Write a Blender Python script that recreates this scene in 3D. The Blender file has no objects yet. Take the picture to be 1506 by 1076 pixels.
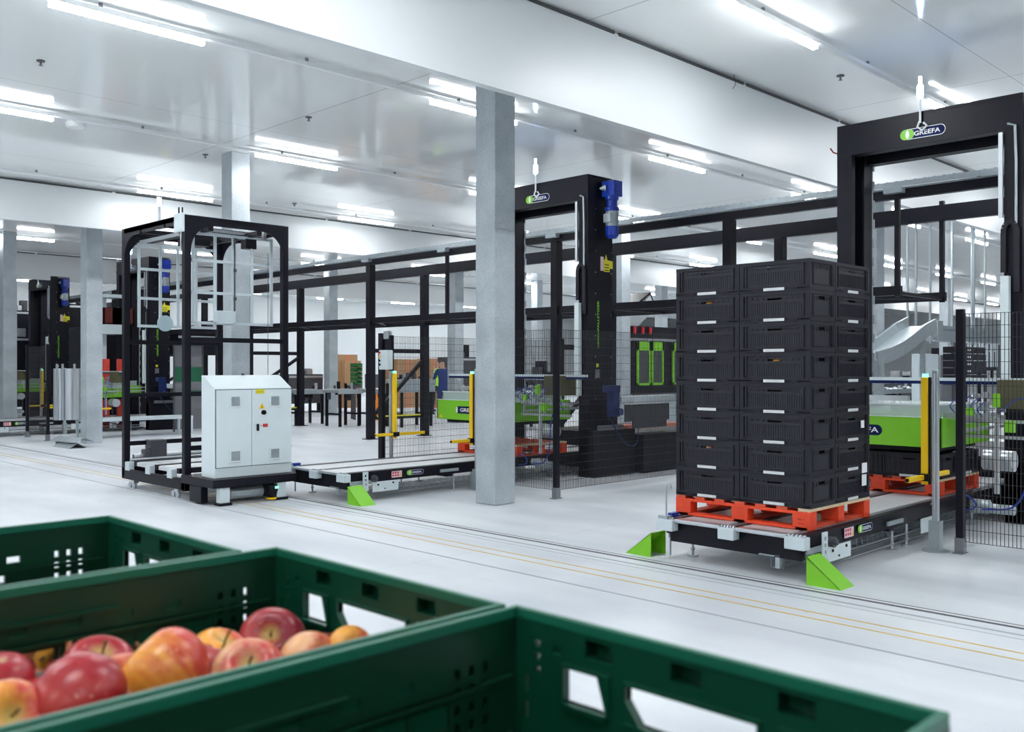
import bpy, math, random
from mathutils import Vector, Matrix
random.seed(7)
SC = bpy.context.scene
COL = SC.collection
H = 1.56            # eye height
F = 1397.5          # focal length in pixels of the 1506 px wide frame
R2 = math.sqrt(2)

# ------------------------------------------------------------------ measuring helpers
def onX(px, X, py=None):
    u = (px-753)/F; d = R2*X/(1+u); Y = d*(1-u)/R2
    return (Y, H-(py-539)*d/F) if py is not None else Y
def onY(px, Y, py=None):
    u = (px-753)/F; d = R2*Y/(1-u); X = d*(1+u)/R2
    return (X, H-(py-539)*d/F) if py is not None else X

# ------------------------------------------------------------------ materials
MATS = {}
def nodes(name):
    m = bpy.data.materials.new(name); m.use_nodes = True
    nt = m.node_tree; b = nt.nodes['Principled BSDF']
    return m, nt, b
def mat(name, col, rough=.5, metal=0., var=.12, scale=6., bump=0., emit=0., spec=.5, alpha=1., trans=0., stretch=None):
    if name in MATS: return MATS[name]
    m, nt, b = nodes(name)
    b.inputs['Roughness'].default_value = rough
    b.inputs['Metallic'].default_value = metal
    b.inputs['Specular IOR Level'].default_value = spec
    b.inputs['Alpha'].default_value = alpha
    b.inputs['Transmission Weight'].default_value = trans
    c = (*col, 1)
    if emit:
        b.inputs['Base Color'].default_value = c
        b.inputs['Emission Color'].default_value = c
        b.inputs['Emission Strength'].default_value = emit
    else:
        tc = nt.nodes.new('ShaderNodeTexCoord'); mp = nt.nodes.new('ShaderNodeMapping')
        nz = nt.nodes.new('ShaderNodeTexNoise'); nz.inputs['Scale'].default_value = scale
        nz.inputs['Detail'].default_value = 5
        if stretch: mp.inputs['Scale'].default_value = stretch
        mx = nt.nodes.new('ShaderNodeMixRGB'); 
        mx.inputs['Color1'].default_value = (*[max(0,x*(1-var)) for x in col],1)
        mx.inputs['Color2'].default_value = (*[min(1,x*(1+var)) for x in col],1)
        nt.links.new(tc.outputs['Object'], mp.inputs['Vector']); nt.links.new(mp.outputs[0], nz.inputs['Vector'])
        nt.links.new(nz.outputs['Fac'], mx.inputs['Fac']); nt.links.new(mx.outputs[0], b.inputs['Base Color'])
        if bump:
            bp = nt.nodes.new('ShaderNodeBump'); bp.inputs['Strength'].default_value = bump; bp.inputs['Distance'].default_value = .01
            nt.links.new(nz.outputs['Fac'], bp.inputs['Height']); nt.links.new(bp.outputs[0], b.inputs['Normal'])
    MATS[name] = m
    return m

BLACK = mat('black_powder_coat', (.0065,.0065,.012), .42, var=.15, spec=.22)
BLACKP = mat('black_plastic', (.014,.014,.021), .48, var=.25, scale=20, bump=.05, spec=.3)
BLACKI = mat('black_crate_panel', (.0135,.0135,.021), .45, var=.35, scale=30, bump=.1, spec=.4)
DARKG = mat('dark_grey_steel', (.06,.062,.072), .4, var=.1)
MIDG = mat('mid_grey_steel', (.22,.23,.25), .4, metal=.4, var=.1)
SILV = mat('brushed_aluminium', (.55,.58,.61), .34, metal=.75, var=.08, scale=20)
GALV = mat('galvanised_steel', (.42,.47,.50), .38, metal=.55, var=.18, scale=14)
PALE = mat('pale_grey_paint', (.56,.63,.66), .4, var=.03)
CABW = mat('light_grey_cabinet_paint', (.66,.735,.755), .42, var=.02)
WHITE = mat('white_plastic', (.8,.82,.83), .4, var=.03)
LIME = mat('lime_green_paint', (.20,.56,.018), .38, var=.05)
NAVY = mat('navy_print', (.004,.012,.075), .6, var=.05, spec=.15)
BLUE = mat('blue_motor_paint', (.004,.035,.34), .32, var=.15)
BLUED = mat('dull_blue_paint', (.006,.02,.12), .4, var=.15)
YEL = mat('yellow_paint', (.88,.56,.008), .4, var=.04)
LEMON = mat('lemon_sticker', (.75,.68,.02), .5, var=.05)
RED = mat('red_print', (.55,.02,.03), .5, var=.1)
PINKS = mat('pink_pictogram_sticker', (.78,.55,.58), .5, var=.25, scale=60)
ORANGE = mat('red_orange_pallet_paint', (.80,.062,.014), .55, var=.28, scale=9, bump=.15)
ORANGED = mat('worn_pallet_paint', (.62,.075,.03), .65, var=.35, scale=12, bump=.2)
WOOD = mat('pale_raw_wood', (.62,.47,.30), .7, var=.2, scale=9)
BELT = mat('pale_conveyor_slats', (.62,.64,.66), .38, var=.1, scale=12, metal=.2)
CARD = mat('cardboard', (.50,.29,.15), .75, var=.1)
SMOKE = mat('smoked_clear_panel', (.20,.20,.22), .2, alpha=.72)
GLASS = mat('frosted_pale_panel', (.62,.72,.70), .25, alpha=.55)
GRNP = mat('dark_green_film', (.01,.13,.06), .3, alpha=.9)
REDD = mat('dark_red_steel', (.22,.02,.012), .5)
PEACH = mat('salmon_plank', (.75,.22,.15), .6)
TUBE = mat('lit_tube', (.95,.975,1.0), emit=56.)
TUBES = mat('lit_tube_side', (.95,.975,1.0), emit=7.)
BLUEL = mat('blue_beacon_light', (.22,.45,1.0), emit=8.)
WHITEL = mat('white_beacon_light', (.80,.9,1.0), emit=12.)
GREENL = mat('green_pilot_light', (.15,.9,.45), emit=.9)
SKIN = mat('skin', (.55,.32,.22), .55)
HAIR = mat('dark_hair', (.02,.014,.01), .6)
OVERALL = mat('navy_overall_cloth', (.012,.035,.16), .8, var=.3)
VEST = mat('hi_vis_lime_cloth', (.45,.85,.05), .7)
GREYC = mat('grey_shirt_cloth', (.4,.42,.45), .8)
TROUS = mat('dark_trousers', (.02,.022,.03), .8)
MESHW = mat('dark_fence_wire', (.02,.02,.025), .45)
STONE = mat('worn_white_label', (.62,.64,.64), .55, var=.12, scale=40)

def concrete():
    m, nt, b = nodes('smooth_cast_concrete')
    tc = nt.nodes.new('ShaderNodeTexCoord')
    n1 = nt.nodes.new('ShaderNodeTexNoise'); n1.inputs['Scale'].default_value = 2.2; n1.inputs['Detail'].default_value = 8
    n2 = nt.nodes.new('ShaderNodeTexNoise'); n2.inputs['Scale'].default_value = 60; n2.inputs['Detail'].default_value = 3
    nt.links.new(tc.outputs['Object'], n1.inputs['Vector']); nt.links.new(tc.outputs['Object'], n2.inputs['Vector'])
    r = nt.nodes.new('ShaderNodeValToRGB')
    r.color_ramp.elements[0].position = .3; r.color_ramp.elements[0].color = (.34,.38,.41,1)
    r.color_ramp.elements[1].position = .72; r.color_ramp.elements[1].color = (.50,.55,.58,1)
    nt.links.new(n1.outputs['Fac'], r.inputs['Fac'])
    mx = nt.nodes.new('ShaderNodeMixRGB'); mx.blend_type = 'MULTIPLY'; mx.inputs['Fac'].default_value = .35
    r2 = nt.nodes.new('ShaderNodeValToRGB'); r2.color_ramp.elements[0].position=.35; r2.color_ramp.elements[0].color=(.6,.6,.6,1)
    r2.color_ramp.elements[1].position=.55
    nt.links.new(n2.outputs['Fac'], r2.inputs['Fac'])
    nt.links.new(r.outputs[0], mx.inputs['Color1']); nt.links.new(r2.outputs[0], mx.inputs['Color2'])
    nt.links.new(mx.outputs[0], b.inputs['Base Color']); b.inputs['Roughness'].default_value = .62
    bp = nt.nodes.new('ShaderNodeBump'); bp.inputs['Strength'].default_value=.15; bp.inputs['Distance'].default_value=.01
    nt.links.new(n2.outputs['Fac'], bp.inputs['Height']); nt.links.new(bp.outputs[0], b.inputs['Normal'])
    return m
CONC = concrete()

def line_mask(nt, coord, period, off, width):
    a = nt.nodes.new('ShaderNodeMath'); a.operation='ADD'; a.inputs[1].default_value = off
    nt.links.new(coord, a.inputs[0])
    d = nt.nodes.new('ShaderNodeMath'); d.operation='DIVIDE'; d.inputs[1].default_value = period
    nt.links.new(a.outputs[0], d.inputs[0])
    f = nt.nodes.new('ShaderNodeMath'); f.operation='FRACT'; nt.links.new(d.outputs[0], f.inputs[0])
    l = nt.nodes.new('ShaderNodeMath'); l.operation='LESS_THAN'; l.inputs[1].default_value = width/period
    nt.links.new(f.outputs[0], l.inputs[0])
    return l.outputs[0]

def floor_mat():
    m, nt, b = nodes('polished_grey_concrete_floor')
    tc = nt.nodes.new('ShaderNodeTexCoord')
    def noise(scale, sx, sy, det=6):
        mp = nt.nodes.new('ShaderNodeMapping'); mp.inputs['Scale'].default_value = (sx,sy,1)
        nt.links.new(tc.outputs['Object'], mp.inputs['Vector'])
        n = nt.nodes.new('ShaderNodeTexNoise'); n.inputs['Scale'].default_value = scale; n.inputs['Detail'].default_value = det
        nt.links.new(mp.outputs[0], n.inputs['Vector']); return n.outputs['Fac']
    n1 = noise(.55,1,1,8); n2 = noise(2.2,1.,.28,6)
    add = nt.nodes.new('ShaderNodeMath'); add.operation='ADD'; nt.links.new(n1,add.inputs[0]); nt.links.new(n2,add.inputs[1])
    hf = nt.nodes.new('ShaderNodeMath'); hf.operation='MULTIPLY'; hf.inputs[1].default_value=.5; nt.links.new(add.outputs[0],hf.inputs[0])
    r = nt.nodes.new('ShaderNodeValToRGB')
    r.color_ramp.elements[0].position=.36; r.color_ramp.elements[0].color=(.52,.55,.59,1)
    r.color_ramp.elements[1].position=.62; r.color_ramp.elements[1].color=(.69,.715,.74,1)
    nt.links.new(hf.outputs[0], r.inputs['Fac'])
    sp = nt.nodes.new('ShaderNodeTexNoise'); sp.inputs['Scale'].default_value=9; sp.inputs['Detail'].default_value=2
    nt.links.new(tc.outputs['Object'], sp.inputs['Vector'])
    rs = nt.nodes.new('ShaderNodeValToRGB'); rs.color_ramp.elements[0].position=.74; rs.color_ramp.elements[0].color=(0,0,0,1)
    rs.color_ramp.elements[1].position=.78; nt.links.new(sp.outputs['Fac'], rs.inputs['Fac'])
    mx = nt.nodes.new('ShaderNodeMixRGB'); mx.inputs['Color2'].default_value=(.3,.33,.35,1)
    sc = nt.nodes.new('ShaderNodeMath'); sc.operation='MULTIPLY'; sc.inputs[1].default_value=.5
    nt.links.new(rs.outputs[0], sc.inputs[0]); nt.links.new(sc.outputs[0], mx.inputs['Fac']); nt.links.new(r.outputs[0], mx.inputs['Color1'])
    # saw-cut joints running across the hall
    xyz = nt.nodes.new('ShaderNodeSeparateXYZ'); nt.links.new(tc.outputs['Object'], xyz.inputs[0])
    j = line_mask(nt, xyz.outputs['Y'], 6.0, .1, .008)
    m2 = nt.nodes.new('ShaderNodeMixRGB'); m2.inputs['Color2'].default_value=(.26,.28,.3,1)
    s2 = nt.nodes.new('ShaderNodeMath'); s2.operation='MULTIPLY'; s2.inputs[1].default_value=.45
    nt.links.new(j, s2.inputs[0]); nt.links.new(s2.outputs[0], m2.inputs['Fac']); nt.links.new(mx.outputs[0], m2.inputs['Color1'])
    nt.links.new(m2.outputs[0], b.inputs['Base Color'])
    rr = nt.nodes.new('ShaderNodeMapRange'); rr.inputs['To Min'].default_value=.28; rr.inputs['To Max'].default_value=.5
    nt.links.new(n1, rr.inputs['Value']); nt.links.new(rr.outputs[0], b.inputs['Roughness'])
    b.inputs['Specular IOR Level'].default_value=.4
    return m

def ceil_mat():
    m, nt, b = nodes('glossy_white_ceiling_panels')
    tc = nt.nodes.new('ShaderNodeTexCoord'); xyz = nt.nodes.new('ShaderNodeSeparateXYZ')
    nt.links.new(tc.outputs['Object'], xyz.inputs[0])
    a = line_mask(nt, xyz.outputs['X'], 4.85, -7.1+4.85*4, .018)
    c = line_mask(nt, xyz.outputs['Y'], 4.2, -3.73+4.2*5, .012)
    e = line_mask(nt, xyz.outputs['Y'], .115, 0, .006)
    mx = nt.nodes.new('ShaderNodeMath'); mx.operation='MAXIMUM'; nt.links.new(a,mx.inputs[0]); nt.links.new(c,mx.inputs[1])
    s = nt.nodes.new('ShaderNodeMath'); s.operation='MULTIPLY'; s.inputs[1].default_value=.55; nt.links.new(mx.outputs[0], s.inputs[0])
    s3 = nt.nodes.new('ShaderNodeMath'); s3.operation='MULTIPLY_ADD'; s3.inputs[1].default_value=.03; nt.links.new(e, s3.inputs[0]); nt.links.new(s.outputs[0], s3.inputs[2])
    col = nt.nodes.new('ShaderNodeMixRGB'); col.inputs['Color1'].default_value=(.90,.92,.915,1); col.inputs['Color2'].default_value=(.25,.28,.3,1)
    nt.links.new(s3.outputs[0], col.inputs['Fac']); nt.links.new(col.outputs[0], b.inputs['Base Color'])
    b.inputs['Roughness'].default_value=.085; b.inputs['Specular IOR Level'].default_value=.5
    n = nt.nodes.new('ShaderNodeTexNoise'); n.inputs['Scale'].default_value=.8; nt.links.new(tc.outputs['Object'], n.inputs['Vector'])
    bp = nt.nodes.new('ShaderNodeBump'); bp.inputs['Strength'].default_value=.05; bp.inputs['Distance'].default_value=.05
    nt.links.new(n.outputs['Fac'], bp.inputs['Height']); nt.links.new(bp.outputs[0], b.inputs['Normal'])
    return m
FLOORM = floor_mat(); CEILM = ceil_mat()
PANEL = mat('white_wall_panel', (.68,.71,.72), .35, var=.02, scale=1)
CRG = mat('crate_rim_lit_green', (.008,.125,.072), .36, var=.12, scale=8, bump=.03, spec=.4)  # same plastic as the walls, lightened: the rim's highlight is in the colour
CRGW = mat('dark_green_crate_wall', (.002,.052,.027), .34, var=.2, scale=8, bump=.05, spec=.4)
CRGD = mat('crate_inside_shaded_green', (.0015,.034,.016), .35, var=.2, scale=8, bump=.05)  # same plastic again, with the shade inside the crate put into the colour

def apple_mat(name, red, yel, thr):
    m, nt, b = nodes(name)
    tc = nt.nodes.new('ShaderNodeTexCoord'); mp = nt.nodes.new('ShaderNodeMapping'); mp.inputs['Scale'].default_value=(9,9,3)
    mp.inputs['Location'].default_value=(random.random()*9,random.random()*9,0)
    nt.links.new(tc.outputs['Object'], mp.inputs['Vector'])
    n = nt.nodes.new('ShaderNodeTexNoise'); n.inputs['Scale'].default_value=2.2; n.inputs['Detail'].default_value=6
    nt.links.new(mp.outputs[0], n.inputs['Vector'])
    r = nt.nodes.new('ShaderNodeValToRGB'); r.color_ramp.elements[0].position=thr-.14; r.color_ramp.elements[0].color=(*yel,1)
    r.color_ramp.elements[1].position=thr+.14; r.color_ramp.elements[1].color=(*red,1)
    sx = nt.nodes.new('ShaderNodeSeparateXYZ'); nt.links.new(tc.outputs['Object'], sx.inputs[0])
    bl = nt.nodes.new('ShaderNodeMath'); bl.operation='MULTIPLY_ADD'; bl.inputs[1].default_value=6.5; nt.links.new(sx.outputs[0], bl.inputs[0]); nt.links.new(n.outputs['Fac'], bl.inputs[2])
    st = nt.nodes.new('ShaderNodeTexNoise'); st.inputs['Scale'].default_value=1.0; m9 = nt.nodes.new('ShaderNodeMapping'); m9.inputs['Scale'].default_value=(150,150,12)
    nt.links.new(tc.outputs['Object'], m9.inputs['Vector']); nt.links.new(m9.outputs[0], st.inputs['Vector'])
    b2 = nt.nodes.new('ShaderNodeMath'); b2.operation='MULTIPLY_ADD'; b2.inputs[1].default_value=.35; nt.links.new(st.outputs['Fac'], b2.inputs[0]); nt.links.new(bl.outputs[0], b2.inputs[2])
    b3 = nt.nodes.new('ShaderNodeMath'); b3.operation='SUBTRACT'; b3.inputs[1].default_value=.175; nt.links.new(b2.outputs[0], b3.inputs[0])
    nt.links.new(b3.outputs[0], r.inputs['Fac'])
    w = nt.nodes.new('ShaderNodeTexNoise'); w.inputs['Scale'].default_value=160; nt.links.new(tc.outputs['Object'], w.inputs['Vector'])
    rw = nt.nodes.new('ShaderNodeValToRGB'); rw.color_ramp.elements[0].position=.66; rw.color_ramp.elements[0].color=(0,0,0,1); rw.color_ramp.elements[1].position=.74; rw.color_ramp.elements[1].color=(.35,.35,.35,1)
    nt.links.new(w.outputs['Fac'], rw.inputs['Fac'])
    mx = nt.nodes.new('ShaderNodeMixRGB'); mx.inputs['Color2'].default_value=(.85,.62,.42,1)
    nt.links.new(rw.outputs[0], mx.inputs['Fac']); nt.links.new(r.outputs[0], mx.inputs['Color1'])
    # the dimple round stem and eye stays yellow-green
    vz = nt.nodes.new('ShaderNodeSeparateXYZ'); nt.links.new(tc.outputs['Object'], vz.inputs[0])
    ax = nt.nodes.new('ShaderNodeVectorMath'); ax.operation='LENGTH'
    cb = nt.nodes.new('ShaderNodeCombineXYZ'); nt.links.new(vz.outputs[0],cb.inputs[0]); nt.links.new(vz.outputs[1],cb.inputs[1])
    nt.links.new(cb.outputs[0], ax.inputs[0])
    mr = nt.nodes.new('ShaderNodeMapRange'); mr.inputs['From Min'].default_value=.005; mr.inputs['From Max'].default_value=.014
    mr.inputs['To Min'].default_value=.8; mr.inputs['To Max'].default_value=0
    nt.links.new(ax.outputs['Value'], mr.inputs['Value'])
    m3 = nt.nodes.new('ShaderNodeMixRGB'); m3.inputs['Color2'].default_value=(.55,.42,.12,1)
    nt.links.new(mr.outputs[0], m3.inputs['Fac']); nt.links.new(mx.outputs[0], m3.inputs['Color1'])
    nt.links.new(m3.outputs[0], b.inputs['Base Color'])
    b.inputs['Roughness'].default_value=.3; b.inputs['Subsurface Weight'].default_value=.06; b.inputs['Subsurface Radius'].default_value=(.02,.006,.003)
    return m
AP = {'red': apple_mat('apple_skin_red', (.36,.008,.018), (.50,.04,.03), .36),
      'pink': apple_mat('apple_skin_pink', (.55,.06,.05), (.80,.42,.20), .52),
      'yellow': apple_mat('apple_skin_yellow', (.58,.05,.03), (.85,.38,.05), .50),
      'dark': apple_mat('apple_skin_dark', (.22,.006,.02), (.42,.05,.05), .42)}
STEM = mat('apple_stem', (.16,.09,.03), .7)

# ------------------------------------------------------------------ mesh builder
class MB:
    def __init__(s): s.v=[]; s.f=[]; s.m=[]
    def add(s, vs, fs, m=0):
        o=len(s.v); s.v+= [tuple(p) for p in vs]; s.f+=[tuple(o+i for i in f) for f in fs]; s.m+=[m]*len(fs); return s
    def box(s,x0,x1,y0,y1,z0,z1,m=0):
        if x0>x1:x0,x1=x1,x0
        if y0>y1:y0,y1=y1,y0
        if z0>z1:z0,z1=z1,z0
        return s.add([(x0,y0,z0),(x1,y0,z0),(x1,y1,z0),(x0,y1,z0),(x0,y0,z1),(x1,y0,z1),(x1,y1,z1),(x0,y1,z1)],
            [(0,3,2,1),(4,5,6,7),(0,1,5,4),(1,2,6,5),(2,3,7,6),(3,0,4,7)],m)
    def bar(s,p,q,w,h=None,m=0,up=(0,0,1)):
        h=h or w; p=Vector(p);q=Vector(q);d=(q-p).normalized();u=Vector(up)
        if abs(d.dot(u))>.98:u=Vector((1,0,0))
        r=d.cross(u).normalized();t=r.cross(d).normalized()
        vs=[c+r*(a*w/2)+t*(b*h/2) for c in (p,q) for a,b in ((-1,-1),(1,-1),(1,1),(-1,1))]
        return s.add(vs,[(3,2,1,0),(4,5,6,7),(0,1,5,4),(1,2,6,5),(2,3,7,6),(3,0,4,7)],m)
    def tube(s,pts,r,n=8,m=0,cap=True):
        pts=[Vector(p) for p in pts];rs=r if isinstance(r,(list,tuple)) else [r]*len(pts)
        rings=[];prev=None
        for i,p in enumerate(pts):
            d=(pts[min(i+1,len(pts)-1)]-pts[max(i-1,0)]).normalized()
            if prev is None:
                a=Vector((0,0,1)) if abs(d.z)<.9 else Vector((1,0,0)); x=d.cross(a).normalized()
            else:
                x=(prev-d*prev.dot(d)).normalized()
            prev=x; y=d.cross(x).normalized()
            rings.append([p+x*(rs[i]*math.cos(2*math.pi*k/n))+y*(rs[i]*math.sin(2*math.pi*k/n)) for k in range(n)])
        vs=[q for rg in rings for q in rg];fs=[]
        for i in range(len(pts)-1):
            for k in range(n):
                a=i*n+k;b=i*n+(k+1)%n;fs.append((a,b,b+n,a+n))
        if cap: fs.append(tuple(range(n-1,-1,-1)));fs.append(tuple((len(pts)-1)*n+k for k in range(n)))
        return s.add(vs,fs,m)
    def cyl(s,c,axis,r,l,n=16,m=0):
        c=Vector(c);a=Vector(axis).normalized(); return s.tube([c-a*l/2,c+a*l/2],r,n,m)
    def plate(s,o,r,u,pts,dep,m=0):
        o=Vector(o);r=Vector(r);u=Vector(u);n=r.cross(u)
        a=[o+r*x+u*y for x,y in pts];b=[p+n*dep for p in a];k=len(pts)
        fs=[tuple(range(k-1,-1,-1)),tuple(range(k,2*k))]+[(i,(i+1)%k,k+(i+1)%k,k+i) for i in range(k)]
        return s.add(a+b,fs,m)
    def grid(s,o,r,u,xs,ys,hole,dep,m=0):
        """panel of cells with real rectangular holes where hole(cx,cy) is true"""
        o=Vector(o);r=Vector(r);u=Vector(u);n=r.cross(u)
        solid={(i,j) for i in range(len(xs)-1) for j in range(len(ys)-1) if not hole((xs[i]+xs[i+1])/2,(ys[j]+ys[j+1])/2)}
        def P(i,j,k): return o+r*xs[i]+u*ys[j]+n*(dep*k)
        for (i,j) in solid:
            s.add([P(i,j,1),P(i+1,j,1),P(i+1,j+1,1),P(i,j+1,1)],[(0,1,2,3)],m)
            s.add([P(i,j,0),P(i+1,j,0),P(i+1,j+1,0),P(i,j+1,0)],[(3,2,1,0)],m)
            for di,dj,a,b in ((-1,0,(i,j),(i,j+1)),(1,0,(i+1,j),(i+1,j+1)),(0,-1,(i,j),(i+1,j)),(0,1,(i,j+1),(i+1,j+1))):
                if (i+di,j+dj) not in solid:
                    s.add([P(*a,0),P(*b,0),P(*b,1),P(*a,1)],[(0,1,2,3)],m)
        return s
    def mesh(s,name,mats,loc=(0,0,0),smooth=False):
        me=bpy.data.meshes.new(name);l=Vector(loc)
        me.from_pydata([tuple(Vector(p)-l) for p in s.v],[],s.f)
        for mm in mats: me.materials.append(mm)
        me.polygons.foreach_set('material_index',s.m)
        if smooth: me.polygons.foreach_set('use_smooth',[True]*len(s.f))
        me.update(); return me

def holes_axes(L, Hh, holes):
    xs=sorted({0,L}|{h[0] for h in holes}|{h[1] for h in holes}); ys=sorted({0,Hh}|{h[2] for h in holes}|{h[3] for h in holes})
    return xs,ys,(lambda x,y: any(h[0]<x<h[1] and h[2]<y<h[3] for h in holes))

def tag(o,label=None,cat=None,group=None,kind=None):
    if label:o['label']=label
    if cat:o['category']=cat
    if group:o['group']=group
    if kind:o['kind']=kind
    return o
class T:
    """a thing: an Empty at its base whose children are its parts; shapes are given in hall coordinates"""
    def __init__(s,name,label,cat,loc=(0,0,0),group=None,kind=None):
        s.o=bpy.data.objects.new(name,None);COL.objects.link(s.o);s.o.location=loc;s.o.empty_display_size=.1
        tag(s.o,label,cat,group,kind);s.loc=Vector(loc)
    def part(s,name,mb,mats,parent=None,bevel=0,smooth=False,label=None,kind=None):
        if not isinstance(mats,(list,tuple)):mats=[mats]
        o=bpy.data.objects.new(name,mb.mesh(name,mats,s.loc,smooth));COL.objects.link(o)
        o.parent=parent or s.o
        if bevel:
            b=o.modifiers.new('bevel','BEVEL');b.width=bevel;b.segments=2;b.limit_method='ANGLE'
        if label:o['label']=label
        if kind:o['kind']=kind
        return o
def single(name,mb,mats,label,cat,group=None,kind=None,bevel=0,smooth=False,loc=(0,0,0)):
    if not isinstance(mats,(list,tuple)):mats=[mats]
    o=bpy.data.objects.new(name,mb.mesh(name,mats,loc,smooth));COL.objects.link(o);o.location=loc
    if bevel:
        b=o.modifiers.new('bevel','BEVEL');b.width=bevel;b.segments=2;b.limit_method='ANGLE'
    return tag(o,label,cat,group,kind)
def copy_tree(o,parent=None,dloc=None,label=None,group=None):
    kids=list(o.children); c=o.copy();COL.objects.link(c)
    if parent:c.parent=parent
    if dloc is not None:c.location=Vector(o.location)+Vector(dloc)
    if label:c['label']=label
    if group:c['group']=group
    for k in kids: copy_tree(k,c)
    return c

def text_into(mb,s,o,r,u,size,m=0,dep=.001,bold=.0,sx=1.,center=True):
    cu=bpy.data.curves.new('lettering','FONT');cu.body=s;cu.size=1.;cu.offset=bold;cu.resolution_u=3
    ob=bpy.data.objects.new('lettering',cu);COL.objects.link(ob)
    bpy.context.view_layer.update()
    dg=bpy.context.evaluated_depsgraph_get();me=bpy.data.meshes.new_from_object(ob.evaluated_get(dg))
    o=Vector(o);r=Vector(r);u=Vector(u);n=r.cross(u)
    if me.vertices:
        x0=min(v.co.x for v in me.vertices);x1=max(v.co.x for v in me.vertices)
        y0=min(v.co.y for v in me.vertices);y1=max(v.co.y for v in me.vertices)
        k=size/(y1-y0);cx=(x0+x1)/2 if center else x0
        vs=[o+r*((v.co.x-cx)*k*sx)+u*((v.co.y-y0)*k)+n*dep for v in me.vertices]
        mb.add(vs,[tuple(p.vertices) for p in me.polygons],m)
    bpy.data.objects.remove(ob);bpy.data.curves.remove(cu);bpy.data.meshes.remove(me)
def circ(cx,cy,r,n=20,a0=0,a1=2*math.pi):
    full=abs(a1-a0-2*math.pi)<1e-6
    return [(cx+r*math.cos(a0+(a1-a0)*i/(n if full else n-1)),cy+r*math.sin(a0+(a1-a0)*i/(n if full else n-1))) for i in range(n)]
LOGO=[LIME,NAVY,WHITE]
def logo(o,r,u,L,style='pill'):
    """green two-lobed roundel with white leaf and the maker's name on a navy pill; o is the left end centre"""
    mb=MB();h=L*(.235 if style=='pill' else .2);R=h/2
    if style=='pill':
        def pill(k,a):
            rr=R-k;return circ(L-R,0,rr,12,-math.pi/2,math.pi/2)+[(R*1.2,rr),(R*1.2,-rr)]
        mb.plate(o,r,u,pill(0,0),.001,2); mb.plate(o,r,u,pill(h*.06,0),.0018,1)
        mb.plate(o,r,u,circ(R,0,R,20),.0022,0); mb.plate(o,r,u,circ(R*1.75,0,R*.95,20),.0021,0)
        mb.plate(o,r,u,[(R*1.38+x*R*.36,y*R*.8) for x,y in circ(0,0,1,16)],.0028,2)
        text_into(mb,'GREEFA',Vector(o)+Vector(r)*(L*.6)+Vector(u)*(-h*.23),r,u,h*.44,2,.0026,.02,1.18)
    else:
        mb.plate(o,r,u,[(R*1.2,-R)]+circ(L-R,0,R,12,-math.pi/2,math.pi/2)+[(R*1.2,R)],.0015,1)
        mb.plate(o,r,u,circ(R,0,R*1.0,20),.001,0)
        mb.plate(o,r,u,[(R*.9+x*R*.36,y*R*.8) for x,y in circ(0,0,1,16)],.0028,2)
        text_into(mb,'GREEFA',Vector(o)+Vector(r)*(L*.58)+Vector(u)*(-h*.24),r,u,h*.5,2,.0026,.02,1.5)
    return mb
FX=((0,-1,0),(0,0,1))   # right, up on a face that looks towards -X
FY=((1,0,0),(0,0,1))    # right, up on a face that looks towards -Y

def curve(P,n=6):
    P=[Vector(p) for p in P];Q=[P[0]*2-P[1]]+P+[P[-1]*2-P[-2]];out=[]
    for i in range(1,len(Q)-2):
        a,b,c,d=Q[i-1:i+3]
        for k in range(n):
            t=k/n;out.append(.5*((2*b)+(c-a)*t+(2*a-5*b+4*c-d)*t*t+(3*b-a-3*c+d)*t**3))
    return out+[P[-1]]
# ================================================================== THE SETTING
CZ=4.95
single('floor',MB().box(-7,62,-9,41,-.2,0),FLOORM,'light grey polished concrete floor of the packing hall','floor',kind='structure')
single('ceiling',MB().box(-7,62,-9,41,CZ,CZ+.2),CEILM,'glossy white panelled ceiling of the packing hall','ceiling',kind='structure')
single('wall_left',MB().box(-7,62,41,41.2,0,CZ+.2),PANEL,'white panel wall at the far left end of the hall','wall',kind='structure')
single('wall_right',MB().box(62,62.2,-9,41.2,0,CZ+.2),PANEL,'white panel wall at the far right end of the hall','wall',kind='structure')
single('wall_near',MB().box(-7,62,-9.2,-9,0,CZ+.2),PANEL,'white panel wall behind the viewer to the right','wall',kind='structure')
single('wall_back',MB().box(-7.2,-7,-9.2,41.2,0,CZ+.2),PANEL,'white panel wall behind the viewer to the left','wall',kind='structure')
TRIMB=mat('dark_joint_strip',(.05,.055,.06),.6)
k=0
for Y0,zb,lab in ((6.03,4.03,'white hanging panel across the hall in front of the nearest concrete column'),
                  (18.35,4.2,'white hanging panel across the hall behind the gantry frame on the left'),
                  (29.9,4.16,'far grey-white hanging panel across the hall, beyond the left machines')):
    mb=MB().box(-7,62,Y0,Y0+.08,zb,CZ-.035).box(-7,62,Y0-.004,Y0+.084,zb-.012,zb)
    k+=1; single('trim_%d'%k,mb,[PANEL],lab,'hanging panel',kind='structure')
    mb=MB()
    x=-7
    while x<62:
        mb.box(x,x+2.35,Y0-.015,Y0+.02,CZ-.05,CZ-.02); x+=2.425
    k+=1; single('trim_%d'%k,mb,TRIMB,'dark joint between '+lab.split(' across')[0]+' and ceiling','joint strip',kind='structure')
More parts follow.
